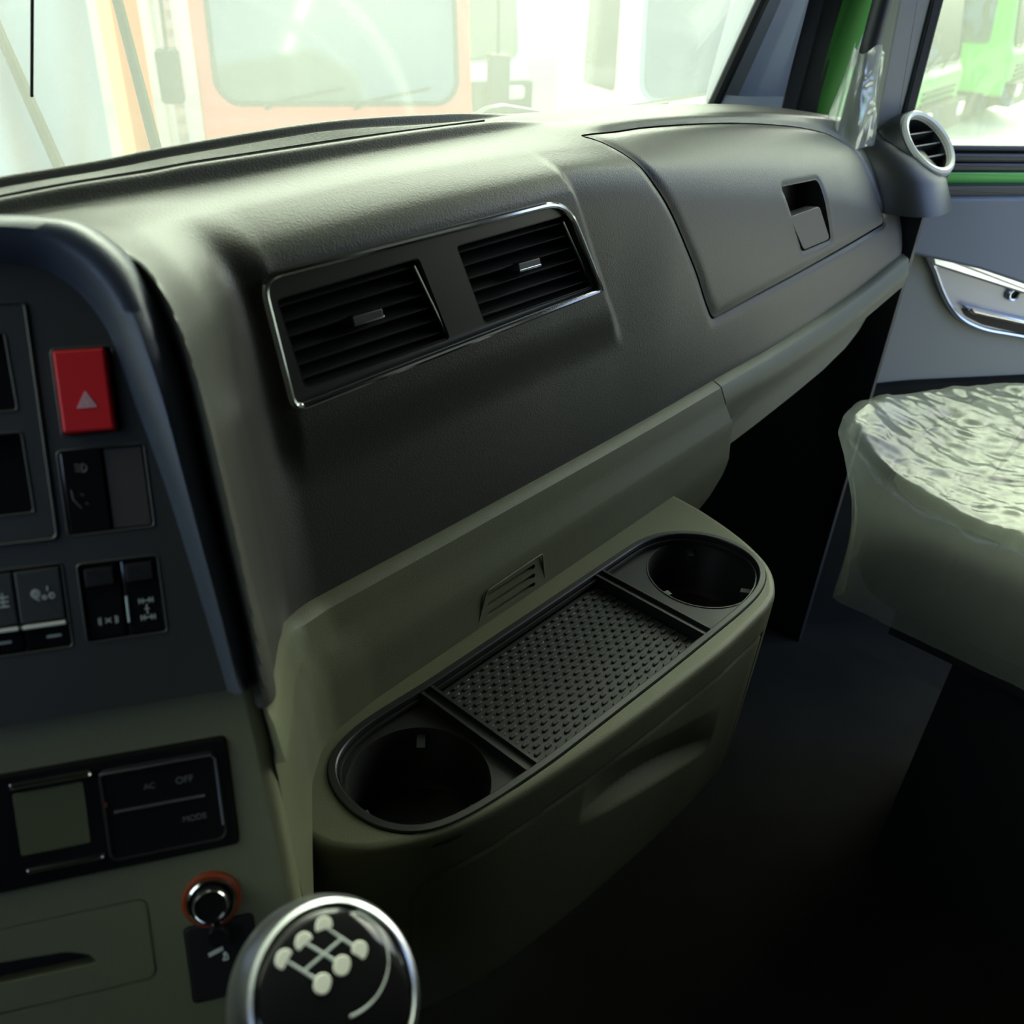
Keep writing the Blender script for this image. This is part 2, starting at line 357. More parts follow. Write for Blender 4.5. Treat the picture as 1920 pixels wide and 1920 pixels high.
# close bottom: small return
CP=np.concatenate([CP,CP[:,-1:]+np.array([[.012,-.006]])],axis=1)
TL=np.array([0,1,2,3,3.3,5,6,7.5,9,10.5,13.5,17,17.5])
def surf(x,t):
    """x (n), t (m) -> (n,m,3)"""
    c=pchip(XS,CP,x)            # n,levels,2
    p=pchip(TL,np.swapaxes(c,0,1),t)  # m,n,2
    p=np.swapaxes(p,0,1)
    X=np.repeat(x[:,None],len(t),1)
    Y=p[...,0].copy();Z=p[...,1].copy()
    xr=.632+(-.19-Z)*.55;xl=.287+(-.19-Z)*.1
    pod=sst(0,.014,xr-X)*sst(0,.025,X-xl)*sst(-.355,-.295,Z)*sst(.155,.185,-Z)
    Y-=.011*pod
    return np.stack([X,Y,Z],-1)

# ================================================================== the hall outside
def S(o): o['kind'] = 'structure'; return o
hz = -2.3
S(mk('floor', *box(-25, 35, -25, 30, hz - .1, hz), M['hallfloor'], smooth=False))
S(mk('wall_front', *box(3.2, 35, 13, 13.2, hz, 6), M['cream'], smooth=False))
S(mk('wall_left', *box(-25, 3.2, 9.0, 9.2, hz, 6), M['greywall'], smooth=False))
t = MB(); t.add(*box(4.36, 4.62, 8.6, 8.86, hz, 6)); t.add(*box(4.28, 4.70, 8.52, 8.94, hz, hz + .06))
tag(t.build('column', M['orange'], smooth=False), 'orange painted upright steel column seen through the left of the windshield', 'column')
r = thing('storage_rack', 'pale blue perforated rack post next to the orange column', 'rack', (4.8, 8.7, hz))
t = MB(); t.add(*box(4.72, 4.77, 8.5, 8.6, hz, 4)); t.add(*box(4.88, 4.93, 8.5, 8.6, hz, 4)); t.build('post', M['paleblue'], r, smooth=False)
V = []
for k in range(41):                                                       # one web plate, notched like a perforated profile
    for dz_, d_ in ((0, .0), (.075, .0), (.0751, .035), (.1499, .035)): V += [(4.77, 8.50 + d_, hz + .02 + k * .15 + dz_), (4.88, 8.50 + d_, hz + .02 + k * .15 + dz_), (4.88, 8.58, hz + .02 + k * .15 + dz_), (4.77, 8.58, hz + .02 + k * .15 + dz_)]
mk('notched_web', V, grid_faces(164, 4, False, True) + [(0, 1, 2, 3), (655, 654, 653, 652)], M['icon'], r, smooth=False)
r = thing('hanging_tarpaulin', 'grey hanging sheet with folds at the far left outside the windshield', 'sheet', (2.2, 7.2, hz))
xs = np.linspace(-1.5, 3.45, 120); zs = np.linspace(hz + .02, 1.5, 20)
v = [(x, 7.2 + .12 * math.sin(x * 5 + z * .8) + .05 * math.sin(x * 13 - z), z) for x in xs for z in zs]
v += [(a, b + .02, c) for a, b, c in v]; n = 120 * 20
f = grid_faces(120, 20); f += [tuple(n + i for i in q[::-1]) for q in f]
mk('sheet', v, f, M['greywall'], r)
mk('rail', *(lambda m: (np.concatenate(m.v), m.f))(tube(MB(), [(-1.6, 7.25, 1.52), (3.5, 7.25, 1.52)], .03)), M['seal'], r)

def truck(name, label, P, ang, W, H, m, group=None, bz=-1.1, mirrors=True, lamps=True):
    """a parked cab-over truck; P = left lower corner of its windshield (x, y), ang = heading of its front edge"""
    a = math.radians(ang); h = np.array([math.cos(a), math.sin(a), 0]); back = np.array([-h[1], h[0], 0])
    base = np.array([P[0], P[1], 0.]); fr = Fr(base, h, (0, 0, 1), -back)     # u across, v up, +n towards the viewer
    r = thing(name, label, 'truck', tuple(base + h * W / 2 + back * 1 + np.array([0, 0, hz])), group)
    L = 2.0; top = bz + H; lo = hz + .42; e = .12
    # body shell: closed cab with openings for the glass
    side = [( .10, lo), (.10, bz - .1), (.02, bz), (-.22, top), (-.34, top + .28), (-L, top + .34), (-L, lo)]
    pr = Fr(base - h * e, back * -1, (0, 0, 1), h)                            # u = forward, v = up, n = across
    o = rings(MB(), pr, rpoly(side, [.05, .1, .08, .1, .15, .15, .05], 5), [(.05, 0), (.012, .015), (0, .05), (0, W + 2 * e - .05), (.012, W + 2 * e - .015), (.05, W + 2 * e)]).build('body', m, r)
    sl = Fr(base + (-back) * .028 + np.array([0, 0, bz]), h, np.array([0, 0, H]) + back * .24)
    hh = math.hypot(H, .24)
    slab('windshield', sl, rrect(0, W, .0, hh, .16, 8), -.03, .004, M['truckglass'], r, .004)
    tube_o = rrect(0, W, 0, hh, .16, 8)
    mb = MB(); tube(mb, sl(tube_o[:, 0], tube_o[:, 1], np.full(len(tube_o), .004)), .018, 8, True); mb.build('windshield_seal', M['seal'] if m is not M['paint_white'] else M['icon'], r)
    for s, nm in ((-1, 'side_window'), (1, 'side_window')):
        q = Fr(base + (h * (W + e) if s > 0 else -h * e), back, (0, 0, 1), h * s)
        slab(nm, q, rpoly([(.30, bz + .02), (1.15, bz - .02), (1.15, top), (.42, top)], .08), -.02, .006, M['truckglass'], r, .004)
    mb = MB(); mb.add(*(lambda q: (q, box(0, 1, 0, 1, 0, 1)[1]))([fr(x, z, n) for x in (-e + .02, W + e - .02) for n in (.0, .24) for z in (lo - .12, lo + .22)]))
    mb.build('bumper', M['seal'] if m is not M['paint_red'] else M['paint_red'], r, smooth=False)
    mb = MB()
    for k in range(5):
        z = bz - .55 + k * .07
        mb.add([fr(x, zz, n) for x in (.2, W - .2) for n in (.09, .13) for zz in (z, z + .035)], box(0, 1, 0, 1, 0, 1)[1])
    mb.build('grille', M['seal'], r, smooth=False)
    for x in (.02, W - .30): slab('headlight', Fr(base + h * x - back * .23, h, (0, 0, 1), -back), rrect(0, .28, lo + .02, lo + .18, .05), 0, .03, M['satin'], r, .01)
    for x in (.3, W * .55):
        mb = MB(); tube(mb, [fr(x, bz - .03, .06), fr(x + .1, bz + .02, .05), fr(x + .55, bz + .10, .02)], .010, 6); mb.build('wiper', M['seal'], r)
    for sx in ((-1, 1) if mirrors else ()):
        x0 = -e if sx < 0 else W + e
        mb = MB(); tube(mb, [fr(x0, bz + H * .8, -.1), fr(x0 + sx * .14, bz + H * .72, .1), fr(x0 + sx * .16, bz + .3, .1)], .012, 8)
        arm = mb.build('mirror_arm', M['seal'], r)
        slab('mirror', Fr(base + h * (x0 + sx * .16) - back * .12, h, (0, 0, 1), -back), rrect(-.075, .075, bz + .02, bz + .34, .03), -.05, .05, M['seal'], r, .012)
    for x in (0.0, W - .05):
        for y in (.35,):
            c = base + h * (x + .02) + back * .55 + np.array([0, 0, hz + .42])
            lathe(MB(), Fr(c - h * .13, back, (0, 0, 1), h), [(.2, 0), (.38, 0), (.42, .04), (.42, .24), (.38, .28), (.2, .28)], 32).build('wheel', M['tyre'], r)
    return r
truck('parked_truck', 'red truck cab facing the windshield, straight ahead outside', (3.62, 5.86), -32.5, 1.66, 1.25, M['paint_red'], bz=-1.1)
truck('parked_truck', 'white truck cab behind the right half of the windshield', (7.35, 4.95), -32, 1.9, 1.35, M['paint_white'], bz=-1.27, mirrors=False)
truck('parked_truck', 'white truck between the red truck and the other white truck, seen further back', (7.9, 9.0), -20, 1.8, 1.2, M['paint_white'], bz=-1.45, mirrors=False)
truck('parked_truck', 'nearer of the two lime green truck cabs seen through the open door window', (12.0, 4.20), 4, 1.80, 1.3, M['lime'], bz=-1.25, mirrors=False)
truck('parked_truck', 'farther of the two lime green truck cabs outside the door window, at the right edge', (16.2, 4.35), 4, 1.80, 1.3, M['lime'], bz=-1.2, mirrors=False)
# roof trusses carry rows of tube lamps (mirrored in the truck windshields)
ld = np.array([-.60, -.80, 0]); ln_ = np.array([.80, -.60, 0])
for row_, off_ in (('left', 2.6), ('right', -3.2)):
    for k in range(9):
        c = np.array([4.3, 5.4, 5.2]) + ld * (11 + 3.4 * k) + ln_ * off_
        r = thing('ceiling_lamp', 'white tube lamp of the %s row behind the truck, mirrored in the red truck windshield' % row_, 'lamp', tuple(c), 'tube lamps of the %s row' % row_)
        tb = MB(); tube(tb, [c - ld * .9, c, c + ld * .9], .09); tb.build('tube', M['lamp'], r)
        hb_ = MB(); tube(hb_, [c - ld * .95 + (0, 0, .12), c + (0, 0, .12), c + ld * .95 + (0, 0, .12)], .05, 6); hb_.build('housing', M['icon'], r)

# ================================================================== the cab shell
S(mk('floor_cab', *box(-1.0, 1.52, -.85, .80, -1.25, -1.2), M['carpet'], smooth=False))
mk_fw = S(mk('wall_firewall', *box(-1.0, 1.46, .80, .84, -1.25, -.22), M['liner'], smooth=False))
S(mk('wall_rear', *box(-1.0, 1.52, -.90, -.85, -1.25, .80), M['liner'], smooth=False))
S(mk('ceiling', *box(-1.05, 1.52, -.85, .50, .74, .80), M['liner'], smooth=False))
S(mk('trim_8', *box(-1.0, 1.46, .42, .515, .42, .745), M['liner'], smooth=False))       # unseen header above the windshield, added to keep light off the lower cab
t = MB(); t.add(*box(-1.05, -1.0, -.9, .84, -1.25, .02)); t.add(*box(-1.05, -1.0, -.9, -.10, -.28, .80)); t.add(*box(-1.05, -1.0, -.10, .5, .42, .80)); t.add(*box(-1.05, -1.0, .42, .5, -.28, .55))
S(t.build('wall_side', M['liner'], smooth=False))
S(mk('trim_7', *box(1.452, 1.466, .44, .80, -1.2, -.33), M['seal'], smooth=False))       # dark kick panel
t = MB(); t.add(*box(1.46, 1.52, -.9, -.38, -1.25, .80)); t.add(*box(1.46, 1.52, -.38, .45, .50, .80)); t.add(*box(1.465, 1.52, .50, .84, -1.25, -.30))
S(t.build('wall_right', M['liner'], smooth=False))

S(mk('trim_6', *box(1.52, 2.20, -.80, 1.0, -1.62, -1.22), M['carpet'], smooth=False))       # black entry step, added to keep the gap below the door dark
# windshield: raked laminated glass under a film of dust
def wsy(z): return .748 - .36 * (z + .2)
wx0, wx1, wz0, wz1 = -1.0, 1.305, -.215, .72
v = []
for h_ in (0, .006):
    for x in np.linspace(wx0, wx1, 24):
        for z in np.linspace(wz0, wz1, 8):
            v.append((x, wsy(z) + h_, z))
n = 24 * 8; f = grid_faces(24, 8); f += [tuple(n + i for i in q[::-1]) for q in f]
bd = [i * 8 for i in range(24)] + [23 * 8 + j for j in range(1, 8)] + [i * 8 + 7 for i in range(22, -1, -1)] + [j for j in range(6, 0, -1)]
f += [(bd[i], bd[(i + 1) % len(bd)], n + bd[(i + 1) % len(bd)], n + bd[i]) for i in range(len(bd))]
glass = S(mk('window_1', v, f, M['windshield'], smooth=False))
t = MB(); tube(t, [(wx1 + .008, wsy(z) - .006, z) for z in np.linspace(-.235, .72, 12)], .010, 10)
S(t.build('trim_1', M['seal']))
t = MB(); t.add(*box(-1.0, 1.45, .70, .80, -.235, -.215)); S(t.build('trim_2', M['seal'], smooth=False))
# A-pillar: inner trim, rubber door seal, painted body flange behind it
def lean(name, bot, top, m, z0=-.32, z1=.75):
    b = np.array(bot, float); tp = np.array(top, float); k = (tp - b) / .13
    # straight below the dash, leaning above it
    lv = [(z0, b), (-.2, b), (z1, b + k * (z1 + .2))]
    V = [[(x, y, z) for x, y in q] for z, q in lv]; n = len(b)
    return mk(name, np.concatenate(V), grid_faces(3, n, False, True) + [tuple(range(n)), tuple(2 * n + i for i in range(n))], m, angle=40)
S(lean('trim_3', [(1.313, .738), (1.325, .715), (1.345, .698), (1.375, .680), (1.388, .672), (1.40, .70), (1.36, .79)],
     [(1.313, .692), (1.325, .676), (1.345, .672), (1.375, .668), (1.388, .667), (1.40, .69), (1.36, .77)], M['pillar']))
S(lean('trim_4', [(1.392, .672), (1.400, .655), (1.412, .656), (1.421, .640), (1.432, .634), (1.442, .66), (1.41, .70)],
     [(1.392, .666), (1.400, .648), (1.412, .649), (1.421, .632), (1.432, .626), (1.442, .65), (1.41, .69)], M['seal']))
S(lean('trim_5', [(1.425, .640), (1.437, .634), (1.476, .624), (1.52, .66), (1.45, .70)], [(1.425, .628), (1.437, .620), (1.488, .604), (1.52, .63), (1.45, .67)], M['paint_green']))

# wipers and the dark wire on the glass
for pts, lab in (([(.333, .775, -.215), (.323, .770, -.178), (.288, .734, -.078), (.26, .705, .01)], 'left one of two raised wiper arms outside, in front of the grey hanging sheet'),
                 ([(.418, .775, -.215), (.407, .767, -.171), (.375, .727, -.059), (.345, .700, .02)], 'right one of two raised wiper arms outside, beside the orange column')):
    t = thing('wiper', lab, 'wiper', (pts[0][0], .775, -.235))
    t1 = MB(); tube(t1, pts, [.006, .005, .004, .003], 8); t1.build('arm', M['seal'], t)
    t1 = MB(); lathe(t1, Fr((pts[0][0], .778, -.235), (1, 0, 0), (0, 1, 0)), [(.012, 0), (.012, .022), (.006, .028)], 16); t1.build('pivot', M['seal'], t)
t = thing('wiper', 'black wiper resting low on the windshield in front of the white van', 'wiper', (.86, .80, -.235))
t1 = MB(); lathe(t1, Fr((.80, .790, -.235), (1, 0, 0), (0, 1, 0)), [(.016, 0), (.016, .03), (.010, .038)], 20); t1.build('pivot', M['seal'], t)
t1 = MB(); tube(t1, [(.80, .790, -.205), (.85, .790, -.190), (.875, .790, -.190), (.98, .788, -.206), (1.1, .785, -.208)], [.006, .008, .009, .005, .004], 8); t1.build('arm', M['seal'], t)
t1 = MB(); tube(t1, [(.88, .778, -.207), (1.22, .772, -.209)], .004, 6); t1.build('blade', M['black'], t)
t1 = MB(); tube(t1, [(.292, .715, -.117), (.298, .693, -.055), (.306, .655, .05)], .0011, 6)
tag(t1.build('antenna_wire', M['black']), 'thin black wire hanging down the inside of the windshield at the top left', 'wire')

# ================================================================== dashboard
def poly_sd(px, pz, poly):
    """signed distance (negative inside) of many points to a closed polygon"""
    d = np.full(px.shape, 1e9); ins = np.zeros(px.shape, bool)
    for i in range(len(poly)):
        a = poly[i]; b = poly[(i + 1) % len(poly)]; e = b - a
        t = np.clip(((px - a[0]) * e[0] + (pz - a[1]) * e[1]) / (e @ e), 0, 1)
        d = np.minimum(d, np.hypot(px - a[0] - t * e[0], pz - a[1] - t * e[1]))
        if abs(e[1]) > 1e-12:
            c = ((a[1] > pz) != (b[1] > pz)) & (px < e[0] * (pz - a[1]) / e[1] + a[0]); ins ^= c
    return np.where(ins, -d, d)
R2 = math.sqrt(.5)
GLOVE = rpoly([(.694, .2606), (.800, .2625), (.901, .2590), (1.027, .2528), (1.175, .2400), (1.278, .2250), (1.327, .2030), (1.343, .1531), (1.360, .1065), (1.374, .0868),
               (1.253, .0808), (1.096, .0750), (.987, .0722), (.888, .0690), (.865, .0905), (.842, .1162), (.816, .142), (.785, .1757), (.753, .2053), (.731, .2337), (.712, .2500)],
              [.004, .02, .02, .03, .03, .03, .03, .03, .012, .012, .03, .03, .03, .010, .01, .02, .02, .02, .02, .012, .006], 4)
GLOVE = ccw(GLOVE)
LATCH = ccw(rpoly([(1.030, -.2440), (1.141, -.2520), (1.181, -.3315), (1.096, -.3310)], [.008, .010, .008, .008], 5))
DASH = thing('dashboard', 'dark grey passenger side dashboard with twin air vents, glove box and beige lower panel', 'dashboard', (.8, .62, -.62))
xs = np.concatenate([np.linspace(-.95, .10, 14), np.linspace(.11, .30, 86), np.linspace(.3025, 1.44, 455)])
seg = np.diff(TL); cnt = [4, 5, 8, 4, 8, 10, 14, 22, 26, 40, 60, 4]
ts = np.unique(np.concatenate([np.linspace(TL[i], TL[i + 1], cnt[i] + 1) for i in range(len(cnt))]))
SF = surf(xs, ts)
w = (SF[..., 1] + SF[..., 2]) * R2
sd = poly_sd(SF[..., 0], w, GLOVE)
roll = .0035 * np.exp(-(sd / .0055) ** 2) * sst(.70, .76, SF[..., 0] + .0 * w)       # soft rolled edges along the lid gap
sl_ = poly_sd(SF[..., 0], SF[..., 2], LATCH)
roll2 = .002 * np.exp(-(sl_ / .004) ** 2)
SF[..., 1] += roll * R2 + roll2; SF[..., 2] -= roll * R2
# left of the switch panel's edge the skin stays behind that panel
hS = np.array([.8480481, -.52991926, 0]); vS = np.array([.2729286, .43677706, .8571673]); NS = np.array([-.4542295, -.7269191, .5150381]); K = 1.15
OS = np.array([.14101863, .36, -.17273974]) * K
def uv(*p): return [(a * K, b * K) for a, b in p]
outer = uv((.0513, -.1387), (.0505, -.1166), (.047, -.0798), (.0435, -.0436), (.0392, .0037), (.0339, .0318), (.0276, .0504), (.0167, .0656), (.0031, .0739), (-.0231, .0765), (-.06, .077), (-.14, .077))
def rail(p, n=80):
    p = np.array(p); return pchip(np.arange(len(p)), p, np.linspace(0, len(p) - 1, n))
def behind(P, poly, h, k=3.5):
    """keep a skin behind a panel outline given in the switch panel's plane"""
    s_ = (P - OS) @ NS; d = poly_sd((P - OS) @ hS, (P - OS) @ vS, poly)
    lim = h + np.where(d > 0, k * d, 4 * d)
    return P - (np.maximum(0, s_ - lim))[..., None] * NS
SF = behind(SF, np.vstack([rail(outer), [(-.9, .077 * K), (-.9, -.3), (.0513 * K, -.3)]]), -.0135)
nx, ntt = len(xs), len(ts)
v = SF.reshape(-1, 3); f = grid_faces(nx, ntt)
f += [(i * ntt, i * ntt + ntt - 1, (i + 1) * ntt + ntt - 1, (i + 1) * ntt) for i in range(nx - 1)]
f += [tuple(range(ntt)), tuple((nx - 1) * ntt + j for j in range(ntt))[::-1]]
pad = mk('upper_pad', v, f, M['dash'], DASH)
lid = pad.copy(); lid.data = pad.data.copy(); lid.name = 'glove_box_lid'; COL.objects.link(lid); ORG[lid.name] = ORG[DASH.name]
GF = Fr((0, 0, 0), (1, 0, 0), (0, R2, R2), (0, R2, -R2))
gp = prism(GF, offset(GLOVE, -.0012), .30, .597)
VO = [(.302, -.1875), (.605, -.1885), (.6715, -.2830), (.317, -.2860)]
VENT = ccw(rpoly(VO, [.016, .030, .010, .012], 6))
YF = Fr((0, 0, 0), (1, 0, 0), (0, 0, 1), (0, 1, 0))
vp = prism(YF, offset(VENT, .001), .30, .540)
boolean(pad, [gp, vp], solver='MANIFOLD')
boolean(lid, [prism(GF, offset(GLOVE, .0012), .35, .594)], 'INTERSECT', solver='MANIFOLD')
boolean(lid, [prism(YF, LATCH, .40, .515)])
# latch plate
def yl(z): return .4640 + (z + .33) * .135
lp = ccw(rpoly([(1.050, -.2800), (1.132, -.2808), (1.1745, -.3290), (1.0985, -.3285)], [.007, .007, .008, .007], 5))
LF = Fr((0, .4640, -.33), (1, 0, 0), (0, .135, 1)); LF.n = -LF.n if LF.n[1] > 0 else LF.n
lq = lp.copy(); lq[:, 1] = (lp[:, 1] + .33) * math.hypot(1, .135)
slab('latch', LF, resample(lq, 60), -.016, .0, M['dash'], lid, .0007)
# air vent unit
def vy(x, z): return .4690 + 0 * x
mb = MB(); lo_ = [(.315, -.2060), (.440, -.2045), (.473, -.2770), (.331, -.2745)]; ro_ = [(.478, -.2035), (.613, -.2030), (.660, -.2780), (.513, -.2760)]
bz = slab('vent_bezel', Fr((0, .4725, 0), (1, 0, 0), (0, 0, 1)), offset(VENT, .0005), -.012, .0, M['dash_smooth'], DASH, .002)
boolean(bz, [prism(YF, ccw(rpoly(q, .005, 4)), .45, .50) for q in (lo_, ro_)])
mb = MB(); tube(mb, [(a, .4690, b) for a, b in offset(VENT, .0012)], .0028, 10, True, up=(0, 1, 0)); mb.build('vent_trim', M['chrome'], DASH)
def lerp(a, b, t): return np.array(a) * (1 - t) + np.array(b) * t
for q, nm in ((lo_, 'L'), (ro_, 'R')):
    mb = MB(); o1 = ccw(rpoly(q, .005, 4))
    V = [[(a, y, b) for a, b in offset(o1, d)] for d, y in ((0, .4735), (.0014, .4735), (.0014, .525), (0, .525))]
    n = len(o1); k = grid_faces(4, n, True, True)
    k += [tuple(2 * n + i for i in range(n))]
    mb.add(np.concatenate(V), k)
    hs = mb.build('air_vent', M['black'], DASH)
    for i in range(6):
        t_ = (i + .62) / 6.2
        a = lerp(q[0], q[3], t_); b = lerp(q[1], q[2], t_)
        mb = MB(); a[0] += .0016; b[0] -= .0035
        sec = [(.4765, .0), (.4768, -.0012), (.492, .0030), (.492, .0042), (.4775, .0008)]
        V = [[(p[0], y, p[1] + z) for y, z in sec] for p in (a, b)]
        mb.add(np.concatenate(V), grid_faces(2, 5, False, True) + [(0, 1, 2, 3, 4), (9, 8, 7, 6, 5)]); mb.build('slat', M['black'], hs)
    for i in range(9):
        t_ = (i + .5) / 9; a = lerp(q[0], q[1], t_); b = lerp(q[3], q[2], t_)
        mb = MB(); V = [(p[0] + e, y, p[1]) for p in (a, b) for e in (-.0007, .0007) for y in (.498, .515)]
        mb.add(V, box(0, 1, 0, 1, 0, 1)[1]); mb.build('vane', M['black'], hs, smooth=False)
    c = lerp(lerp(q[0], q[1], .50), lerp(q[3], q[2], .50), .44)
    tb = slab('thumb_tab', Fr((c[0], .470, c[1]), (1, 0, -.02), (0, .25, 1)), rrect(-.014, .014, -.0035, .0035, .0015), -.02, .0, M['dash_smooth'], hs, .001)
    slab('tab_edge', Fr((c[0], .470, c[1]), (1, 0, -.02), (0, .25, 1)), rrect(-.014, .014, -.0036, -.0018, .0008), -.006, .0006, M['chrome'], hs, .0003)
    a, b = q[1], q[2]
    mb = MB(); tube(mb, [(a[0] - .0032, .4745, a[1] - .006), (b[0] - .0032, .4745, b[1] + .006)], .0011, 6); mb.build('vent_wheel_edge', M['satin'], hs)
# defroster grille between the rear ridge and the deck lip
gx = np.linspace(-.9, .60, 60)
zc = np.interp(gx, XS, CP[:, 5, 1]) + .0006
ln = MB()
for k in range(8):
    y = .5610 + k * .0042
    yk = np.minimum(y, .5590 + (.604 - np.clip(gx, 0, .604)) * .30)
    zc = np.interp(gx, XS, CP[:, 5, 1]) * (1 - (yk - .557) / .040) + np.interp(gx, XS, CP[:, 3, 1]) * (yk - .557) / .040 + .0006
    V = []
    for i, x in enumerate(gx):
        V += [(x, yk[i] - .0007, zc[i] - .002), (x, yk[i] - .0007, zc[i] + .0012), (x, yk[i] + .0007, zc[i] + .0012), (x, yk[i] + .0007, zc[i] - .002)]
    ln.add(V, grid_faces(60, 4, False, True) + [(0, 1, 2, 3), (239, 238, 237, 236)])
ln.build('defroster_grille', M['dash'], DASH)
V = []
for x in gx[:-2]:
    y1 = min(.5945, .5590 + (.604 - max(0, min(x, .604))) * .30)
    za = np.interp(x, XS, CP[:, 5, 1]); zb = np.interp(x, XS, CP[:, 3, 1]); V += [(x, .5585, za + .0004), (x, y1, za + (zb - za) * (y1 - .557) / .04 + .0005), (x, y1, za - .004), (x, .5585, za - .004)]
mk('grille_gap_shade', V, grid_faces(58, 4, False, True) + [(0, 1, 2, 3), (231, 230, 229, 228)], M['black'], DASH, smooth=False)  # black strip stands in for the shade between the ribs

# beige lower panels
def belt(x): 
    return np.interp(x, XS, CP[:, 11, 0]), np.interp(x, XS, CP[:, 11, 1])
def seam(z): return float(np.interp(-z, [.44, .50, .57, .61, .66], [.905, .925, .928, .900, .85]))
CONS = np.array(uv((-.9, -.132), (.0500, -.132), (.0530, -.139), (.0555, -.165), (.0595, -.217), (.0620, -.260), (.066, -.34), (-.9, -.34)))
def lower(name, x0f, x1f, xfr, prof, m=M['beige']):
    V = []; n = len(prof(.5))
    for u in xfr:
        xm = x0f(-.5) * (1 - u) + x1f(-.5) * u
        for y, z in prof(xm):
            x = x0f(z) * (1 - u) + x1f(z) * u; V.append((x, y, z))
    V = behind(np.array(V), CONS, -.016, 3.5) if name == 'lower_panel' else V
    N = len(xfr); f = grid_faces(N, n, False, True) + [tuple(range(n)), tuple((N - 1) * n + i for i in range(n))[::-1]]
    return mk(name, V, f, m, DASH, angle=40)
def densify(p, k):
    out = []
    for i in range(len(p) - 1):
        for j in range(k): out.append(tuple(np.array(p[i]) * (1 - j / k) + np.array(p[i + 1]) * j / k))
    return out + [p[-1]]
def profA(x):
    yb, zb = belt(x); t = sst(.17, .30, x)
    yw = np.interp(x, [.10, .13, .17, .21, .25, .275, .295, .34, 1], [.48, .36, .290, .345, .398, .418, .426, .430, .430])   # face line, following the corner towards the centre stack
    p = [(yb + .03, zb + .004), (yb - .001, zb + .002), (yb - .009, zb - .002), (yb - .0115, zb - .004), (yb - .0165, zb - .022 ), (yb - .0175, zb - .026)]
    p += densify([(yw + .008, zb - .036), (yw + .002, -.50), (yw - .002, -.55), (yw + .004, -.60), (yw + .02, -.66)], 4)
    return p + [(yw + .08, -.66), (yw + .08, zb)]
lp_ = lower('lower_panel', lambda z: .10, lambda z: seam(z) - .0008, np.unique(np.concatenate([np.linspace(0, .3, 40), np.linspace(.3, 1, 30)])), profA)
cs = []
for k in range(3):
    z = -.5205 - k * .0105
    fr_ = Fr((.515, .43, z), (1, 0, -.010), (0, 0, 1), (0, -1, 0))
    cs.append(prism(fr_, rrect(-.034, .034, -.0026, .0026, .0024), -.012, .02))
boolean(lp_, cs)
mb = MB(); fo = ccw(rpoly([(.478, -.512), (.558, -.510), (.566, -.552), (.466, -.552)], .004)); 
tube(mb, [(a, .4292, b) for a, b in fo], .0009, 8, True, up=(0, 1, 0)); mb.build('sensor_frame', M['beige'], DASH)
def profB(x):
    yb, zb = belt(x); k = sst(.93, .985, x); e = sst(1.28, 1.46, x)
    zr = zb - .048 - .010 * (1 - sst(.95, 1.0, x)); zbot = np.interp(x, [.9, .96, 1.1, 1.2, 1.3, 1.37, 1.41, 1.435, 1.447], [-.635, -.615, -.604, -.594, -.58, -.562, -.54, -.512, -.475])
    p = [(yb + .03, zb + .004), (yb - .001, zb + .002), (yb - .009, zb - .002), (yb - .0115, zb - .004), (yb - .0165, zb - .022), (yb - .0175, zb - .026)]
    p += densify([(yb - .016, zb - .034), (yb - .014, zr)], 4)
    p += densify([(yb - .014 + .012 * k, zr - .003), (yb - .010 + .026 * k, zr - .010), (yb - .004 + .026 * k, (zr + zbot) / 2), (yb + .008 + .012 * k, zbot + .02), (yb + .05, zbot)], 4)
    return p + [(yb + .10, zbot), (yb + .10, zb)]
lower('lower_side_panel', lambda z: seam(z) + .0012, lambda z: 1.447 + .0 * z, np.unique(np.concatenate([np.linspace(0, .25, 50), np.linspace(.25, 1, 30)])), profB)

# rounded end pod with the side-window demister outlet
rn = np.array([-.123, -.670, .727]); rc = np.array([1.470, .468, -.2435])
ru = np.cross(rn, (0, 0, 1)); PF = Fr(rc, ru, np.cross(rn, ru / np.linalg.norm(ru)), rn)
mb = MB()
# pod: from a tall oval at the dash end to the outlet mouth
A = []
ns_ = 40; th = np.linspace(0, 2 * math.pi, ns_, endpoint=False)
st_ = [((1.400, .535, -.330), (0, .075, 0), (0, -.02, .100)), ((1.445, .500, -.300), (.0, .075, .0), (-.01, -.02, .092)), ]
secs = []
for (c, a, b) in st_: secs.append(np.array(c) + np.multiply.outer(np.cos(th), a) + np.multiply.outer(np.sin(th), b))
e0 = PF(np.cos(th) * .060, np.sin(th) * .060, np.full(ns_, -.035)); e1 = PF(np.cos(th) * .056, np.sin(th) * .056, np.full(ns_, -.006)); e2 = PF(np.cos(th) * .050, np.sin(th) * .050, np.full(ns_, 0))
POD_PLACE = None
lathe(mb, PF, [(.060, -.105), (.066, -.085), (.067, -.05), (.062, -.015), (.056, -.002), (.050, 0), (.044, -.001), (.043, -.030)], 48, cap0=True, cap1=True)
pod = mb.build('demister_pod', M['dash_smooth'], DASH)
mb = MB(); lathe(mb, PF, [(.0535, -.003), (.0535, .003), (.050, .0055), (.045, .004), (.0435, -.004)], 56, cap0=False, cap1=False); mb.f += grid_faces(1, 1); mb.build('outlet_ring', M['ring'], pod)
mb = MB()
for k in (-1, 0, 1):
    hw = math.sqrt(.0425 ** 2 - (k * .02) ** 2)
    q = [PF(a, b, c) for a in (-hw, hw) for b in (k * .02 - .001, k * .02 + .001) for c in (-.02, -.004)]
    mb.add(q, box(0, 1, 0, 1, 0, 1)[1])
mb.build('outlet_vane', M['dash_smooth'], pod, smooth=False)
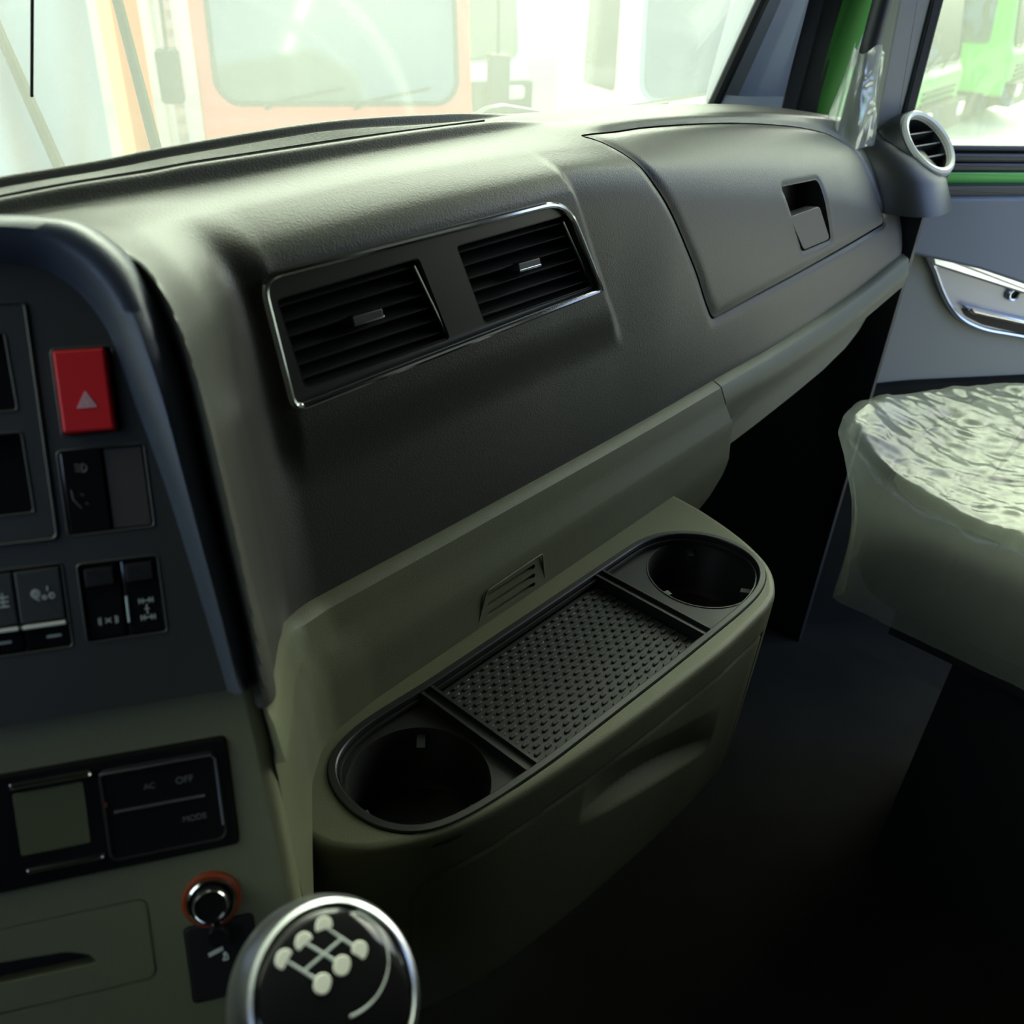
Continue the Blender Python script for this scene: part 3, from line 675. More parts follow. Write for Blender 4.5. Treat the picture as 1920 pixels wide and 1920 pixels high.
# pod skirt that blends the outlet into the dash end
mb = MB(); V = []
for c, rx, ry, z in (((1.430, .530), .030, .045, -.236), ((1.435, .525), .050, .065, -.246), ((1.442, .510), .073, .085, -.275), ((1.450, .500), .084, .094, -.33)):
    V.append([(c[0] + rx * math.copysign(abs(math.cos(t)) ** .8, math.cos(t)), c[1] + ry * math.copysign(abs(math.sin(t)) ** .8, math.sin(t)), z + (.012 * math.sin(t) if z > -.3 else 0)) for t in th])
mb.add(np.concatenate(V), grid_faces(4, ns_, False, True) + [tuple(range(ns_))[::-1], tuple(3 * ns_ + i for i in range(ns_))])
mb.build('pod_skirt', M['dash_smooth'], DASH, angle=50)

# ================================================================== centre switch panel
ST_ = Fr(np.array([.14101863, .36, -.17273974]) * K, hS, vS)
ST_.n = -np.abs(1) * ST_.n if ST_.n[1] > 0 else ST_.n            # towards the seats
SW = thing('switch_panel', 'black centre switch panel with a smooth rounded hood and a red hazard button', 'control panel', (.10, .42, -.34))
inner = uv((.0412, -.1387), (.0370, -.110), (.0304, -.0681), (.0255, -.040), (.0197, -.0132), (.0115, .0241), (.0070, .0340), (-.001, .0450), (-.0120, .0525), (-.0257, .0555), (-.06, .057), (-.14, .057))
def sm(p, n=70):
    p = np.array(p); d = np.r_[0, np.cumsum(np.linalg.norm(np.diff(p, axis=0), axis=1))]; t = np.linspace(0, d[-1], n); return pchip(d, p, t)
ro, ri = rail(outer), rail(inner)
mb = MB(); V = []
prof = [(0, -.085), (0, -.045), (0, -.014), (.10, -.001), (.26, .0075), (.45, .0105), (.65, .0085), (.85, .0025), (1, -.003), (1.02, -.010), (1.02, -.03)]
for i in range(80):
    for a, h_ in prof:
        q = ro[i] * (1 - a) + ri[i] * a; V.append(ST_(q[0], q[1], h_))
mb.add(V, grid_faces(80, len(prof), False, True) + [tuple(range(11)), tuple(79 * 11 + i for i in range(11))[::-1]])
mb.build('hood', M['hoodmat'] if 'hoodmat' in M else M['dash_smooth'], SW, angle=50)
fo = np.vstack([ri, [(-.14 * K, -.1387 * K)]])
FP = -.0045
mb = MB(); n = len(fo); fo2 = ccw(fo)
mb.add(np.concatenate([ST_(fo2[:, 0], fo2[:, 1], np.full(n, -.04)), ST_(fo2[:, 0], fo2[:, 1], np.full(n, FP))]), grid_faces(2, n, False, True) + [tuple(range(n))[::-1], tuple(n + i for i in range(n))])
plate = mb.build('face_plate', M['dash_smooth'], SW)
def sr(u0, u1, w0, w1, r, sk=0):
    """rounded rectangle in panel units, optionally leaning"""
    p = rrect(u0 * K, u1 * K, w0 * K, w1 * K, r)
    p[:, 0] += (p[:, 1] - (w0 + w1) / 2 * K) * sk; return p
# openings
ops = [sr(-.0122, .0122, -.0190, .0182, .002), sr(-.0152, .0198, -.0615, -.0248, .002), sr(-.0135, .0193, -.1085, -.0740, .002), sr(-.058, -.0192, -.109, -.0725, .002), sr(-.12, -.0190, -.0625, .0393, .003)]
boolean(plate, [prism(ST_, ccw(o), FP - .012, .01) for o in ops])
def lip(o, name, parent, m=M['dash_smooth'], r=.0006, h=None):
    o = ccw(o); mb = MB(); tube(mb, ST_(o[:, 0], o[:, 1], np.full(len(o), FP if h is None else h)), r, 6, True); return mb.build(name, m, parent)
for o in ops[:4]: lip(o, 'opening_rim', plate)
# hazard button
hb = slab('hazard_button', ST_, sr(-.0108, .0096, -.0180, .0170, .0012), FP - .010, .0012, M['red'], SW, .0012)
tri = np.array([(-.0040, -.0078), (.0038, -.0078), (0, -.0008)]) * K
def ringtri(s0, s1, nm, m=M['icon_pink']):
    c = tri.mean(0); a = c + (tri - c) * s0; b = c + (tri - c) * s1; V = np.concatenate([ST_(q[:, 0], q[:, 1], np.full(3, h_)) for q, h_ in ((a, .0013), (a, .0016), (b, .0016), (b, .0013))])
    return V, grid_faces(4, 3, True, True)
mb = MB()
for s0, s1 in ((1, .78), (.66, .5), (.36, .12)): mb.add(*ringtri(s0, s1, ''))
mb.build('warning_triangle', M['icon_pink'], hb, smooth=False)
# headlamp level switch and blank plate
b1 = slab('level_switch', ST_, sr(-.0143, .0022, -.0608, -.0255, .0008), FP - .010, FP + .0005, M['gloss'], SW, .0008)
b2 = slab('blank_plate', ST_, sr(.0030, .0188, -.0608, -.0255, .0008), FP - .010, FP - .0008, M['blank'], SW, .0008)
def arc(cx, cy, r, a0, a1, k=14): return [(cx + r * math.cos(math.radians(a0 + (a1 - a0) * i / k)), cy + r * math.sin(math.radians(a0 + (a1 - a0) * i / k))) for i in range(k + 1)]
def strokes(name, lines, parent, m, h, r=.00035):
    mb = MB()
    for l in lines:
        l = np.array(l) * K
        if len(l) == 2: l = np.array([l[0], (l[0] + l[1]) / 2, l[1]])
        tube(mb, ST_(l[:, 0], l[:, 1], np.full(len(l), h)), r, 6)
    return mb.build(name, m, parent)
strokes('lamp_icon', [arc(-.0060, -.0330, .0018, -90, 90), [(-.0060, -.0312), (-.0060, -.0348)], [(-.0068, -.0318), (-.0090, -.0312)], [(-.0068, -.0330), (-.0090, -.0326)], [(-.0068, -.0342), (-.0090, -.0340)]], b1, M['icon_dim'], FP + .0006)
strokes('wheel_scale', [[(-.0115, -.0420), (-.0112, -.0460)], [(-.0112, -.0460), (-.0085, -.0500)], [(-.0080, -.0440), (-.0070, -.0448)], [(-.0065, -.0480), (-.0056, -.0486)]], b1, M['icon_dim'], FP + .0006)
# rocker switches, right pair
for i, (u0, u1) in enumerate([(-.0130, .0028), (.0034, .0188)]):
    rk = slab('rocker_switch', ST_, sr(u0, u1, -.1080, -.0745, .001), FP - .011, FP - .001, M['gloss'], SW, .0012)
    slab('rocker_top', ST_, sr(u0 + .002, u1 - .002, -.0845, -.0765, .0006), FP - .002, FP + .0012, M['black'], rk, .0008)
    c = (u0 + u1) / 2 + .001
    if i == 0:
        strokes('diff_lock_icon', [[(c - .0038, -.0985), (c - .0038, -.1015)], [(c - .0030, -.0982), (c - .0030, -.1018)], [(c + .0038, -.0985), (c + .0038, -.1015)], [(c + .0030, -.0982), (c + .0030, -.1018)], [(c - .0012, -.0990), (c + .0012, -.1010)], [(c - .0012, -.1010), (c + .0012, -.0990)]], rk, M['icon'], FP - .0007, .0003)
    else:
        L = []
        for z in (-.0935, -.1010):
            for x in (-.0028, -.0014, .0014, .0028): L.append([(c + x, z + .0012), (c + x, z - .0012)])
            L.append([(c - .0028, z), (c + .0028, z)])
        L += [[(c, -.0950), (c, -.0995)], [(c - .0010, -.0972), (c + .0010, -.0972)]]
        strokes('axle_icon', L, rk, M['icon'], FP - .0007, .0003)
        strokes('light_bar', [[(u0 + .0010, -.0905), (u0 + .0008, -.1020)]], rk, M['paleblue'], FP - .0004, .0006)
# left push switches
for i, (u0, u1) in enumerate([(-.0578, -.0388), (-.0382, -.0203)]):
    rk = slab('push_switch', ST_, sr(u0, u1, -.0965, -.0738, .0008), FP - .011, FP + .0010, M['dash_smooth'], SW, .001)
    slab('indicator_bar', ST_, sr(u0 + .0006, u1 - .0004, -.0988, -.0972, .0003), FP - .006, FP + .0016, M['ring'], rk, .0003)
    slab('lower_half', ST_, sr(u0, u1, -.1085, -.0990, .0008), FP - .011, FP - .003, M['gloss'], rk, .001)
    slab('indicator_dot', ST_, sr(u0 + .0085, u0 + .0145, -.1042, -.1030, .0006), FP - .004, FP - .0026, M['icon'], rk, .0002)
    c = u0 + .0095
    if i: strokes('truck_fault_icon', [arc(c - .002, -.0842, .0016, 0, 360), arc(c - .002, -.0842, .0008, 0, 360), arc(c + .0012, -.0862, .0007, 0, 360), arc(c + .0042, -.0858, .0010, 0, 360), [(c + .0030, -.0815), (c + .0028, -.0835)], [(c - .0028, -.0858), (c - .0008, -.0872)]], rk, M['icon'], FP + .0012, .0004)
    else: strokes('level_icon', [[(c + .003, -.0840), (c + .007, -.0840)], [(c + .003, -.0860), (c + .007, -.0860)], [(c + .005, -.0820), (c + .005, -.088)], [(c + .003, -.0880), (c + .007, -.0880)]], rk, M['icon'], FP + .0012, .0004)
# radio unit
RD = thing('radio_unit', 'black double height radio unit at the left edge of the switch panel', 'radio', (.08, .43, -.26))
o = slab('faceplate', ST_, sr(-.12, -.0194, -.0618, .0387, .003), FP - .011, FP + .0006, M['dash_smooth'], RD, .0012)
boolean(o, [prism(ST_, ccw(q), FP - .006, .01) for q in (sr(-.11, -.0280, -.0065, .0270, .002, -.03), sr(-.11, -.0270, -.0500, -.0150, .002, -.02))])
lip(sr(-.12, -.0194, -.0618, .0387, .003), 'edge_trim', RD, M['dash_smooth'], .0009, FP + .0006)
for q in (sr(-.11, -.0282, -.0062, .0267, .002, -.03), sr(-.11, -.0272, -.0497, -.0153, .002, -.02)):
    slab('display_window', ST_, q, FP - .008, FP - .0045, M['gloss'], RD, .0005); lip(q, 'window_rim', RD, M['dash_smooth'], .0005, FP + .0008)

# ------------------------------------------------------------------ beige lower centre panel
LC = thing('centre_console', 'beige lower centre panel with a closed compartment below the black switch panel', 'console', (.06, .40, -.48))
HB = -.010
lo = ccw(np.array(uv((-.14, -.132), (.0500, -.132), (.0530, -.139), (.0555, -.165), (.0595, -.217), (.0620, -.260), (.066, -.34), (-.14, -.34))))
mb = MB(); rings(mb, ST_, lo, [(0, -.036), (0, -.030), (0, HB - .009), (.0012, HB - .004), (.0035, HB - .001), (.007, HB)])
cp = mb.build('panel', M['beige'], LC, angle=40)
CO = sr(-.12, .0378, -.2115, -.1600, .003)
boolean(cp, [prism(ST_, ccw(CO), HB - .03, .02), prism(ST_, ccw(sr(.0085, .0395, -.281, -.2445, .003)), HB - .012, .02), prism(ST_, ccw(sr(-.12, -.0045, -.265, -.2270, .005)), HB - .0015, .02), prism(ST_, ccw(rpoly(uv((-.12, -.253), (-.12, -.236), (-.040, -.2425), (-.030, -.246), (-.027, -.253)), .004)), HB - .016, .02)], angle=40)
cl = slab('compartment_lid', ST_, sr(-.12, -.0050, -.2645, -.2275, .0045), HB - .002, HB - .0002, M['beige'], LC, .0008)
boolean(cl, [prism(ST_, ccw(rpoly(uv((-.12, -.250), (-.12, -.238), (-.040, -.2435), (-.031, -.247), (-.028, -.252)), .004)), HB - .02, .02)])
slab('finger_slot', ST_, rpoly(uv((-.12, -.252), (-.12, -.236), (-.040, -.2425), (-.030, -.246), (-.027, -.253)), .004), HB - .018, HB - .012, M['black'], LC, .001)
# climate control unit
CC = thing('climate_control_unit', 'black climate control unit with a small green display and chrome edges', 'control panel', (.06, .36, -.40))
u_ = slab('housing', ST_, sr(-.12, .0372, -.2110, -.1606, .003), HB - .028, HB + .0025, M['gloss'], CC, .0015)
fr_in = sr(-.0165, .0325, -.2065, -.1660, .004); lip(fr_in, 'panel_rim', CC, M['black'], .0007, HB + .0028)
mb = MB()
for l in ([(-.0165, -.1672), (.0300, -.1672), (.0318, -.1695), (.0318, -.2000)],):
    l = np.array(l) * K; tube(mb, ST_(l[:, 0], l[:, 1], np.full(len(l), HB + .0034)), .0006, 6)
mb.build('edge_highlight_strip', M['satin'], CC)
slab('display', ST_, sr(-.0515, -.0238, -.1965, -.1690, .001), HB - .001, HB + .0028, M['lcd'], CC, .0003)
for (a, b, w0, w1) in ((-.0520, -.0195, -.1670, -.1640), (-.0500, -.0190, -.2045, -.2022)):
    slab('chrome_bar', ST_, sr(a, b, w0, w1, .001), HB, HB + .0048, M['chrome'], CC, .0010)
slab('divider_bar', ST_, sr(-.0125, .0255, -.1856, -.1846, .0003), HB, HB + .0036, M['satin'], CC, .0003)
text('off_lettering', 'OFF', ST_, .0178 * K, -.1765 * K, HB + .0027, .0050, M['icon_dim'], CC)
text('mode_lettering', 'MODE', ST_, .0200 * K, -.1945 * K, HB + .0027, .0042, M['icon_dim'], CC)
text('auto_lettering', 'AC', ST_, .0030 * K, -.1765 * K, HB + .0027, .0042, M['icon_dim'], CC)
slab('amber_lamp', ST_, sr(-.0165, -.0152, -.1822, -.1800, .0005), HB, HB + .0032, M['orange_ring'], CC, .0003)
# cigarette lighter
CLF = Fr(ST_(.0224 * K, -.2342 * K, HB), ST_.u, ST_.v, ST_.n)
CL = thing('cigarette_lighter', 'black cigarette lighter with an amber ring around its chrome socket', 'lighter', tuple(CLF.o))
mb = MB(); lathe(mb, CLF, [(.0150, -.004), (.0150, .001), (.0142, .0025), (.0125, .0025), (.0122, -.003)], 40, cap0=False, cap1=False); mb.build('amber_ring', M['orange_ring'], CL)
mb = MB(); lathe(mb, CLF, [(.0122, -.004), (.0122, .0045), (.0113, .0052), (.0104, .0040), (.0098, -.004)], 40, cap0=False, cap1=False); mb.build('socket_ring', M['chrome'], CL)
mb = MB(); lathe(mb, CLF, [(.0097, -.004), (.0097, .006), (.0090, .009), (.0080, .0100), (.0070, .0092), (0.0001, .0088)], 40); kb = mb.build('knob', M['gloss'], CL)
mb = MB(); lathe(mb, CLF, [(.0088, .0092), (.0084, .0100), (.0078, .0098)], 40, cap0=False, cap1=False); mb.build('knob_rim', M['chrome'], kb)
# rocker with a picture of a lighter
US = thing('lighter_switch_block', 'black square switch block below the amber lighter ring with a small pale symbol', 'switch', tuple(ST_(.025 * K, -.262 * K, HB)))
b_ = slab('housing', ST_, sr(.0090, .0390, -.2805, -.2450, .003), HB - .011, HB + .001, M['black'], US, .001)
mb = MB(); CY = Fr(ST_(.0235 * K, -.2500 * K, HB), ST_.u, ST_.v, ST_.n)
lathe(mb, CY, [(.0055, 0), (.0055, .006), (.0048, .0075), (.0001, .0078)], 32); cb = mb.build('cap', M['gloss'], US)
strokes('symbol', [[(.0180, -.2590), (.0245, -.2572)], [(.0182, -.2600), (.0247, -.2582)], arc(.0252, -.2605, .0006, 0, 360, 8), [(.0252, -.2612), (.0240, -.2632)], [(.0262, -.2612), (.0262, -.2632)], [(.0240, -.2632), (.0262, -.2632)]], b_, M['icon'], HB + .0014, .0005)

# ================================================================== storage console with the cup holder tray
BN = thing('storage_console', 'beige storage console standing out below the dashboard with a finger scoop in its front', 'console', (.5, .36, -.86))
rim = np.array([(.300, .50), (.273, .430), (.240, .398), (.217, .374), (.220, .352), (.232, .330), (.256, .309), (.311, .284), (.390, .268), (.470, .2575), (.551, .2505), (.620, .2465), (.679, .247), (.712, .251), (.735, .262), (.757, .281), (.772, .305), (.784, .334), (.793, .365), (.800, .400), (.803, .440), (.803, .50)])
tt = np.r_[0, np.cumsum(np.linalg.norm(np.diff(rim, axis=0), axis=1))]; tt /= tt[-1]
TT = np.linspace(0, 1, 420); path = pchip(tt, rim, TT)
zt = -.55
tang = np.gradient(path, axis=0); tang /= np.linalg.norm(tang, axis=1)[:, None]; nrm = np.stack([tang[:, 1], -tang[:, 0]], 1)    # outward
lev = [(-.0065, zt), (-.003, zt - .0006), (-.0008, zt - .0028), (0, zt - .007)] + [(0.0, zt - .007 - (i + 1) * .0028) for i in range(100)]
zz = np.array([l[1] for l in lev]); dd = np.array([l[0] for l in lev])
X = path[:, None, 0] + nrm[:, None, 0] * dd[None]; Y = path[:, None, 1] + nrm[:, None, 1] * dd[None]; Z = np.repeat(zz[None], len(TT), 0)
q = (zt - Z) / .30
draft = -.010 * q ** 1.5 - .045 * sst(.80, 1.02, q)                                  # draws in towards the bottom
X += nrm[:, None, 0] * draft; Y += nrm[:, None, 1] * draft
front = sst(.0, .25, -nrm[:, None, 1])
# scoop
cxs = (X - .530) / .105; czs = (Z + .662 + .030 * cxs) / (.020)
sc = np.clip(1 - np.abs(cxs) ** 2, 0, 1) ** 1.0 * np.where(czs > 0, np.clip(1 - czs / 2.6, 0, 1) ** 1.1, np.clip(1 + czs * 1.2, 0, 1)) 
Y += .016 * sc * front
# lid seam: fine groove
seamp = np.array([(.268, -1.0), (.268, -.625), (.274, -.608), (.292, -.598), (.40, -.590), (.60, -.586), (.70, -.590), (.70, -1.0)])
sdd = np.abs(poly_sd(X, Z, seamp)); g = np.exp(-(sdd / .0016) ** 2) * front
Y += .0020 * g
n1, n2 = X.shape
mb = MB(); mb.add(np.stack([X, Y, Z], -1).reshape(-1, 3), grid_faces(n1, n2) + [tuple(i * n2 + n2 - 1 for i in range(n1))])
trayo = np.array([(.262, .397), (.278, .4105), (.300, .4165), (.325, .4175), (.385, .4130), (.540, .4095), (.696, .4060), (.725, .3965), (.748, .3780), (.764, .352), (.769, .325), (.7635, .299), (.750, .280), (.734, .2700), (.706, .2620), (.664, .2612), (.540, .2665), (.394, .2755), (.334, .2830), (.299, .2900), (.275, .3010), (.2585, .3220), (.2515, .348), (.253, .374)])
trayo = ccw(smooth_closed(resample(trayo, 160), 6))
# top deck: ring between rim edge and tray opening
inner_r = path + nrm * -.0065
ro_ = np.vstack([inner_r, [(.803, .50), (.60, .50), (.45, .50)]]); ro_ = ccw(resample(ro_, 400)); 
c0 = np.array([.51, .345])
def bypolar(p, angs):
    a = np.arctan2((p[:, 1] - c0[1]) * 2.6, p[:, 0] - c0[0]); o = np.argsort(a); a = a[o]; p = p[o]
    a2 = np.r_[a - 2 * math.pi, a, a + 2 * math.pi]; p2 = np.vstack([p, p, p]); return np.stack([np.interp(angs, a2, p2[:, i]) for i in (0, 1)], 1)
ang = np.linspace(-math.pi, math.pi, 360, endpoint=False)
A_ = bypolar(ro_, ang); B_ = bypolar(trayo, ang)
def z3(p, z): return np.column_stack([p, np.full(len(p), z)])
mb.add(np.concatenate([z3(A_, zt), z3(B_, zt), z3(B_, zt - .012)]), grid_faces(3, 360, False, True))
mb.build('body', M['beige'], BN, angle=40)

TR = thing('cup_holder_tray', 'black tray insert with a round cup holder at each end, set in the beige console', 'tray', (.51, .34, -.56))
mb = MB(); to = offset(trayo, .0007); n = len(to)
sec = [(0, zt - .016), (0, zt + .0010), (.0008, zt + .0022), (.0058, zt + .0022), (.0068, zt + .0012), (.0074, zt - .012)]
mb.add(np.concatenate([z3(offset(to, d), z) for d, z in sec]), grid_faces(len(sec), n, False, True)); mb.build('rim', M['tray'], TR)
mb = MB(); i2 = offset(trayo, .0088)
mb.add(np.concatenate([z3(offset(trayo, .0082), zt - .006), z3(offset(trayo, .0090), zt - .0035), z3(offset(trayo, .0104), zt - .0035), z3(offset(trayo, .0108), zt - .006)]), grid_faces(4, n, True, True)); mb.build('inner_lip', M['tray'], TR)
CUPS = [(.3125, .3440, .0570), (.7050, .3300, .0570)]
# deck with two cup openings, and the sunken middle
deck = rings(MB(), Fr((0, 0, 0), (1, 0, 0), (0, 1, 0)), offset(trayo, .0070), [(0, zt - .022), (0, zt - .010)]).build('deck', M['tray'], TR)
cf = Fr((0, 0, 0), (1, 0, 0), (0, 1, 0))
cut = [prism(cf, np.array([(cx + r * math.cos(a), cy + r * math.sin(a)) for a in np.linspace(0, 2 * math.pi, 72, endpoint=False)]), zt - .05, zt + .02) for cx, cy, r in CUPS]
cut.append(prism(cf, ccw(np.array([(.388, .262), (.388, .425), (.613, .425), (.613, .262)])), zt - .016, zt + .02))
boolean(deck, cut)
for cx, cy, r in CUPS:
    F_ = Fr((cx, cy, zt), (1, 0, 0), (0, 1, 0)); mb = MB()
    lathe(mb, F_, [(r + .0012, -.012), (r + .0008, -.0092), (r - .0006, -.0092), (r - .0014, -.011), (r - .004, -.070), (r - .008, -.076), (.0001, -.076)], 72, cap0=False)
    cu = mb.build('cup_well', M['tray'], TR)
    for a in (165, 290, 45):
        a = math.radians(a); d = np.array([math.cos(a), math.sin(a), 0]); s = np.array([-d[1], d[0], 0])
        o_ = np.array([cx, cy, zt]) + d * (r - .0015)
        q = [o_ + s * e + d * t + np.array([0, 0, z]) for e in (-.0035, .0035) for t, z in ((0, -.016), (0, -.030), (-.013, -.018), (-.013, -.028))]
        mb = MB(); mb.add(q, box(0, 1, 0, 1, 0, 1)[1]); mb.build('cup_spring', M['dash_smooth'], cu, smooth=False)
for x in (.3800, .6185):
    def ys(xx): 
        m_ = np.abs(trayo[:, 0] - xx) < .012; a = trayo[m_]; return a[a[:, 1] < .34, 1].mean() + .0078, a[a[:, 1] > .34, 1].mean() - .0078
    y0, y1 = ys(x)
    mb = MB()
    for e in (-.0055, .0055): mb.add(*box(x + e - .0014, x + e + .0014, y0, y1, zt - .012, zt + .0002))
    mb.add(*box(x - .0060, x + .0060, y0, y1, zt - .012, zt - .0040)); mb.build('divider', M['tray'], TR, smooth=False)
MT = thing('ribbed_mat', 'black rubber mat with rows of raised oval studs between the two cup holders', 'mat', (.5, .34, zt - .0158))
mb = MB(); mo = []
for x in np.linspace(.3885, .6110, 20): a = trayo[np.argsort(np.abs(trayo[:, 0] - x))]; lo1 = a[a[:, 1] < .34][0, 1]; hi1 = a[a[:, 1] > .34][0, 1]; mo.append((x, lo1 + .0088, hi1 - .0088))
mo_ = np.array([(x, a) for x, a, b in mo] + [(x, b) for x, a, b in mo[::-1]])
rings(mb, cf, ccw(mo_), [(0, zt - .0158), (0, zt - .0132), (.0006, zt - .0126)])
nrow = 17
for j in range(nrow):
    for i in range(18):
        fy = (j + .5) / nrow; x = .3945 + (i + (.5 if j % 2 else 0)) * .0121
        if x > .6075: continue
        lo1 = np.interp(x, [p[0] for p in mo], [p[1] for p in mo]); hi1 = np.interp(x, [p[0] for p in mo], [p[2] for p in mo])
        y = lo1 + .003 + (hi1 - lo1 - .006) * fy
        rings(mb, Fr((x, y, 0), (1, 0, 0), (0, 1, 0)), rrect(-.0040, .0040, -.00165, .00165, .0016, 3), [(0, zt - .0127), (.0001, zt - .0112), (.0007, zt - .0106)], cap0=False)
mb.build('mat', M['rubber'], MT)

# ================================================================== gear lever
GK = np.array([.1010, .1628, -.3480]); ax = np.array([-.025, -.61, .96]); ax /= np.linalg.norm(ax)
gu = np.array([.93, -.36, 0]); gu -= ax * (gu @ ax)
GF_ = Fr(GK, gu, np.cross(ax, gu / np.linalg.norm(gu)), ax)
GL = thing('gear_lever', 'silver ringed gear knob with a glossy black cap and printed shift pattern', 'gear lever', (.12, .22, -.75))
mb = MB(); R_ = .0335
lathe(mb, GF_, [(.010, -.085), (.016, -.070), (.028, -.045), (.0365, -.020), (.0362, -.008), (.0350, .0), (.0330, .0042), (.0314, .0052), (.0302, .0040), (.0300, .0)], 64, su=1, sv=1.06, cap1=False)
mb.build('knob_shell', M['satin'], GL)
mb = MB(); lathe(mb, GF_, [(.0301, .001), (.0298, .0040), (.0270, .0062), (.0220, .0082), (.0140, .0098), (.006, .0104), (.0001, .0105)], 64, sv=1.06, cap0=False); cap = mb.build('knob_cap', M['gloss'], GL)
def capz(u, v): return .0106 - .0044 * (np.hypot(u, v / 1.06) / .027) ** 2
mb = MB()
def capline(pts, r): 
    p = np.array(pts, float); tube(mb, GF_(p[:, 0], p[:, 1], capz(p[:, 0], p[:, 1])), r, 6)
def L2(a, b, k=6): return [(a[0] + (b[0] - a[0]) * i / k, a[1] + (b[1] - a[1]) * i / k) for i in range(k + 1)]
ND = [((.0018, .0247), (.0118, .0114)), ((-.0072, .0222), (.0035, .0091)), ((-.0156, .0192), (-.0054, .0060))]
for a_, b_ in ND: capline(L2(a_, b_), .0007)
capline(L2((.0068, .0180), (-.0105, .0126)), .0007)
capline([(.003 + .0205 * math.cos(math.radians(a)), .0105 + .0190 * math.sin(math.radians(a))) for a in range(-95, 50, 6)], .0006)
mb.build('shift_lines', M['icon'], cap)
for q_ in [p for ab in ND for p in ab]:
    u, v = q_; F2 = Fr(GF_(u, v, capz(u, v)), GF_.u * .83 - GF_.v * .56, GF_.u * .56 + GF_.v * .83, GF_.n)
    rings(MB(), F2, rrect(-.0032, .0032, -.0036, .0036, .0030, 5), [(0, -.001), (0, .0005), (.0003, .0007)]).build('gear_mark', M['ring'], cap)
mb = MB(); sp = [GF_(0, 0, -.08), GF_(.002, -.004, -.13), np.array([.125, .235, -.58]), np.array([.12, .24, -.80])]
tube(mb, sp, [.012, .011, .010, .010], 16); mb.build('shaft', M['black'], GL)
mb = MB(); lathe(mb, Fr((.12, .24, -1.2), (1, 0, 0), (0, 1, 0)), [(.11, 0), (.10, .12), (.085, .20), (.09, .24), (.060, .30), (.064, .33), (.035, .40), (.012, .44)], 32); mb.build('gaiter', M['seal'], GL)

# ================================================================== passenger seat under its plastic cover
ST = thing('passenger_seat', 'dark fabric passenger seat cushion under a clear plastic cover', 'seat', (1.2, .05, -1.2))
def cushion(name, x0, x1, y0, y1, z0, z1, m, bow=.03, r=.04, pf=0, parent=ST, crown=.012):
    nx_, ny_ = 26, 26; V = []; 
    u = np.linspace(-1, 1, nx_); w_ = np.linspace(-1, 1, ny_)
    rg = [(0, z0), (r * .0, z0 + .02), (0, z1 - r), (-r * .12, z1 - r * .5), (-r * .4, z1 - r * .15), (-r, z1)]
    o = ccw(rrect(x0, x1, y0, y1, .06, 8)); o = resample(o, 120); o[:, 1] += bow * sst(.5, 1, (o[:, 1] - y0) / (y1 - y0)) * (1 - ((o[:, 0] - (x0 + x1) / 2) / ((x1 - x0) / 2)) ** 2)
    mb = MB(); rr_ = [(0 + .01, z0), (0, z0 + .02), (0, z1 - r), (r * .12, z1 - r * .5), (r * .4, z1 - r * .15), (r, z1), (r * 2.2, z1 + crown * .6), (r * 4, z1 + crown)]
    rings(mb, Fr((0, 0, 0), (1, 0, 0), (0, 1, 0)), o, rr_); return mb.build(name, m, parent, angle=50)
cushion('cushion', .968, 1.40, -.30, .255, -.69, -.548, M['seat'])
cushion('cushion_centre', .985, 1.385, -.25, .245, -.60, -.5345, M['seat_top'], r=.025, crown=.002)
mb = MB(); mb.add(*box(1.02, 1.36, -.28, .20, -.76, -.688)); mb.build('seat_pan', M['seal'], ST, smooth=False)
mb = MB(); mb.add(*box(1.06, 1.32, -.22, .12, -1.2, -.75)); mb.build('pedestal', M['seal'], ST, smooth=False)
mb = MB(); o = rrect(.98, 1.39, -.71, .15, .06); o = rrect(.98, 1.39, -.62, .34, .08); rings(mb, Fr((0, -.44, 0), (1, 0, 0), (0, -.15, 1)), o, [(.03, -.06), (0, -.03), (0, .04), (.03, .07)]); mb.build('backrest', M['seat'], ST)  # backrest out of view, added to hold back light from the door opening

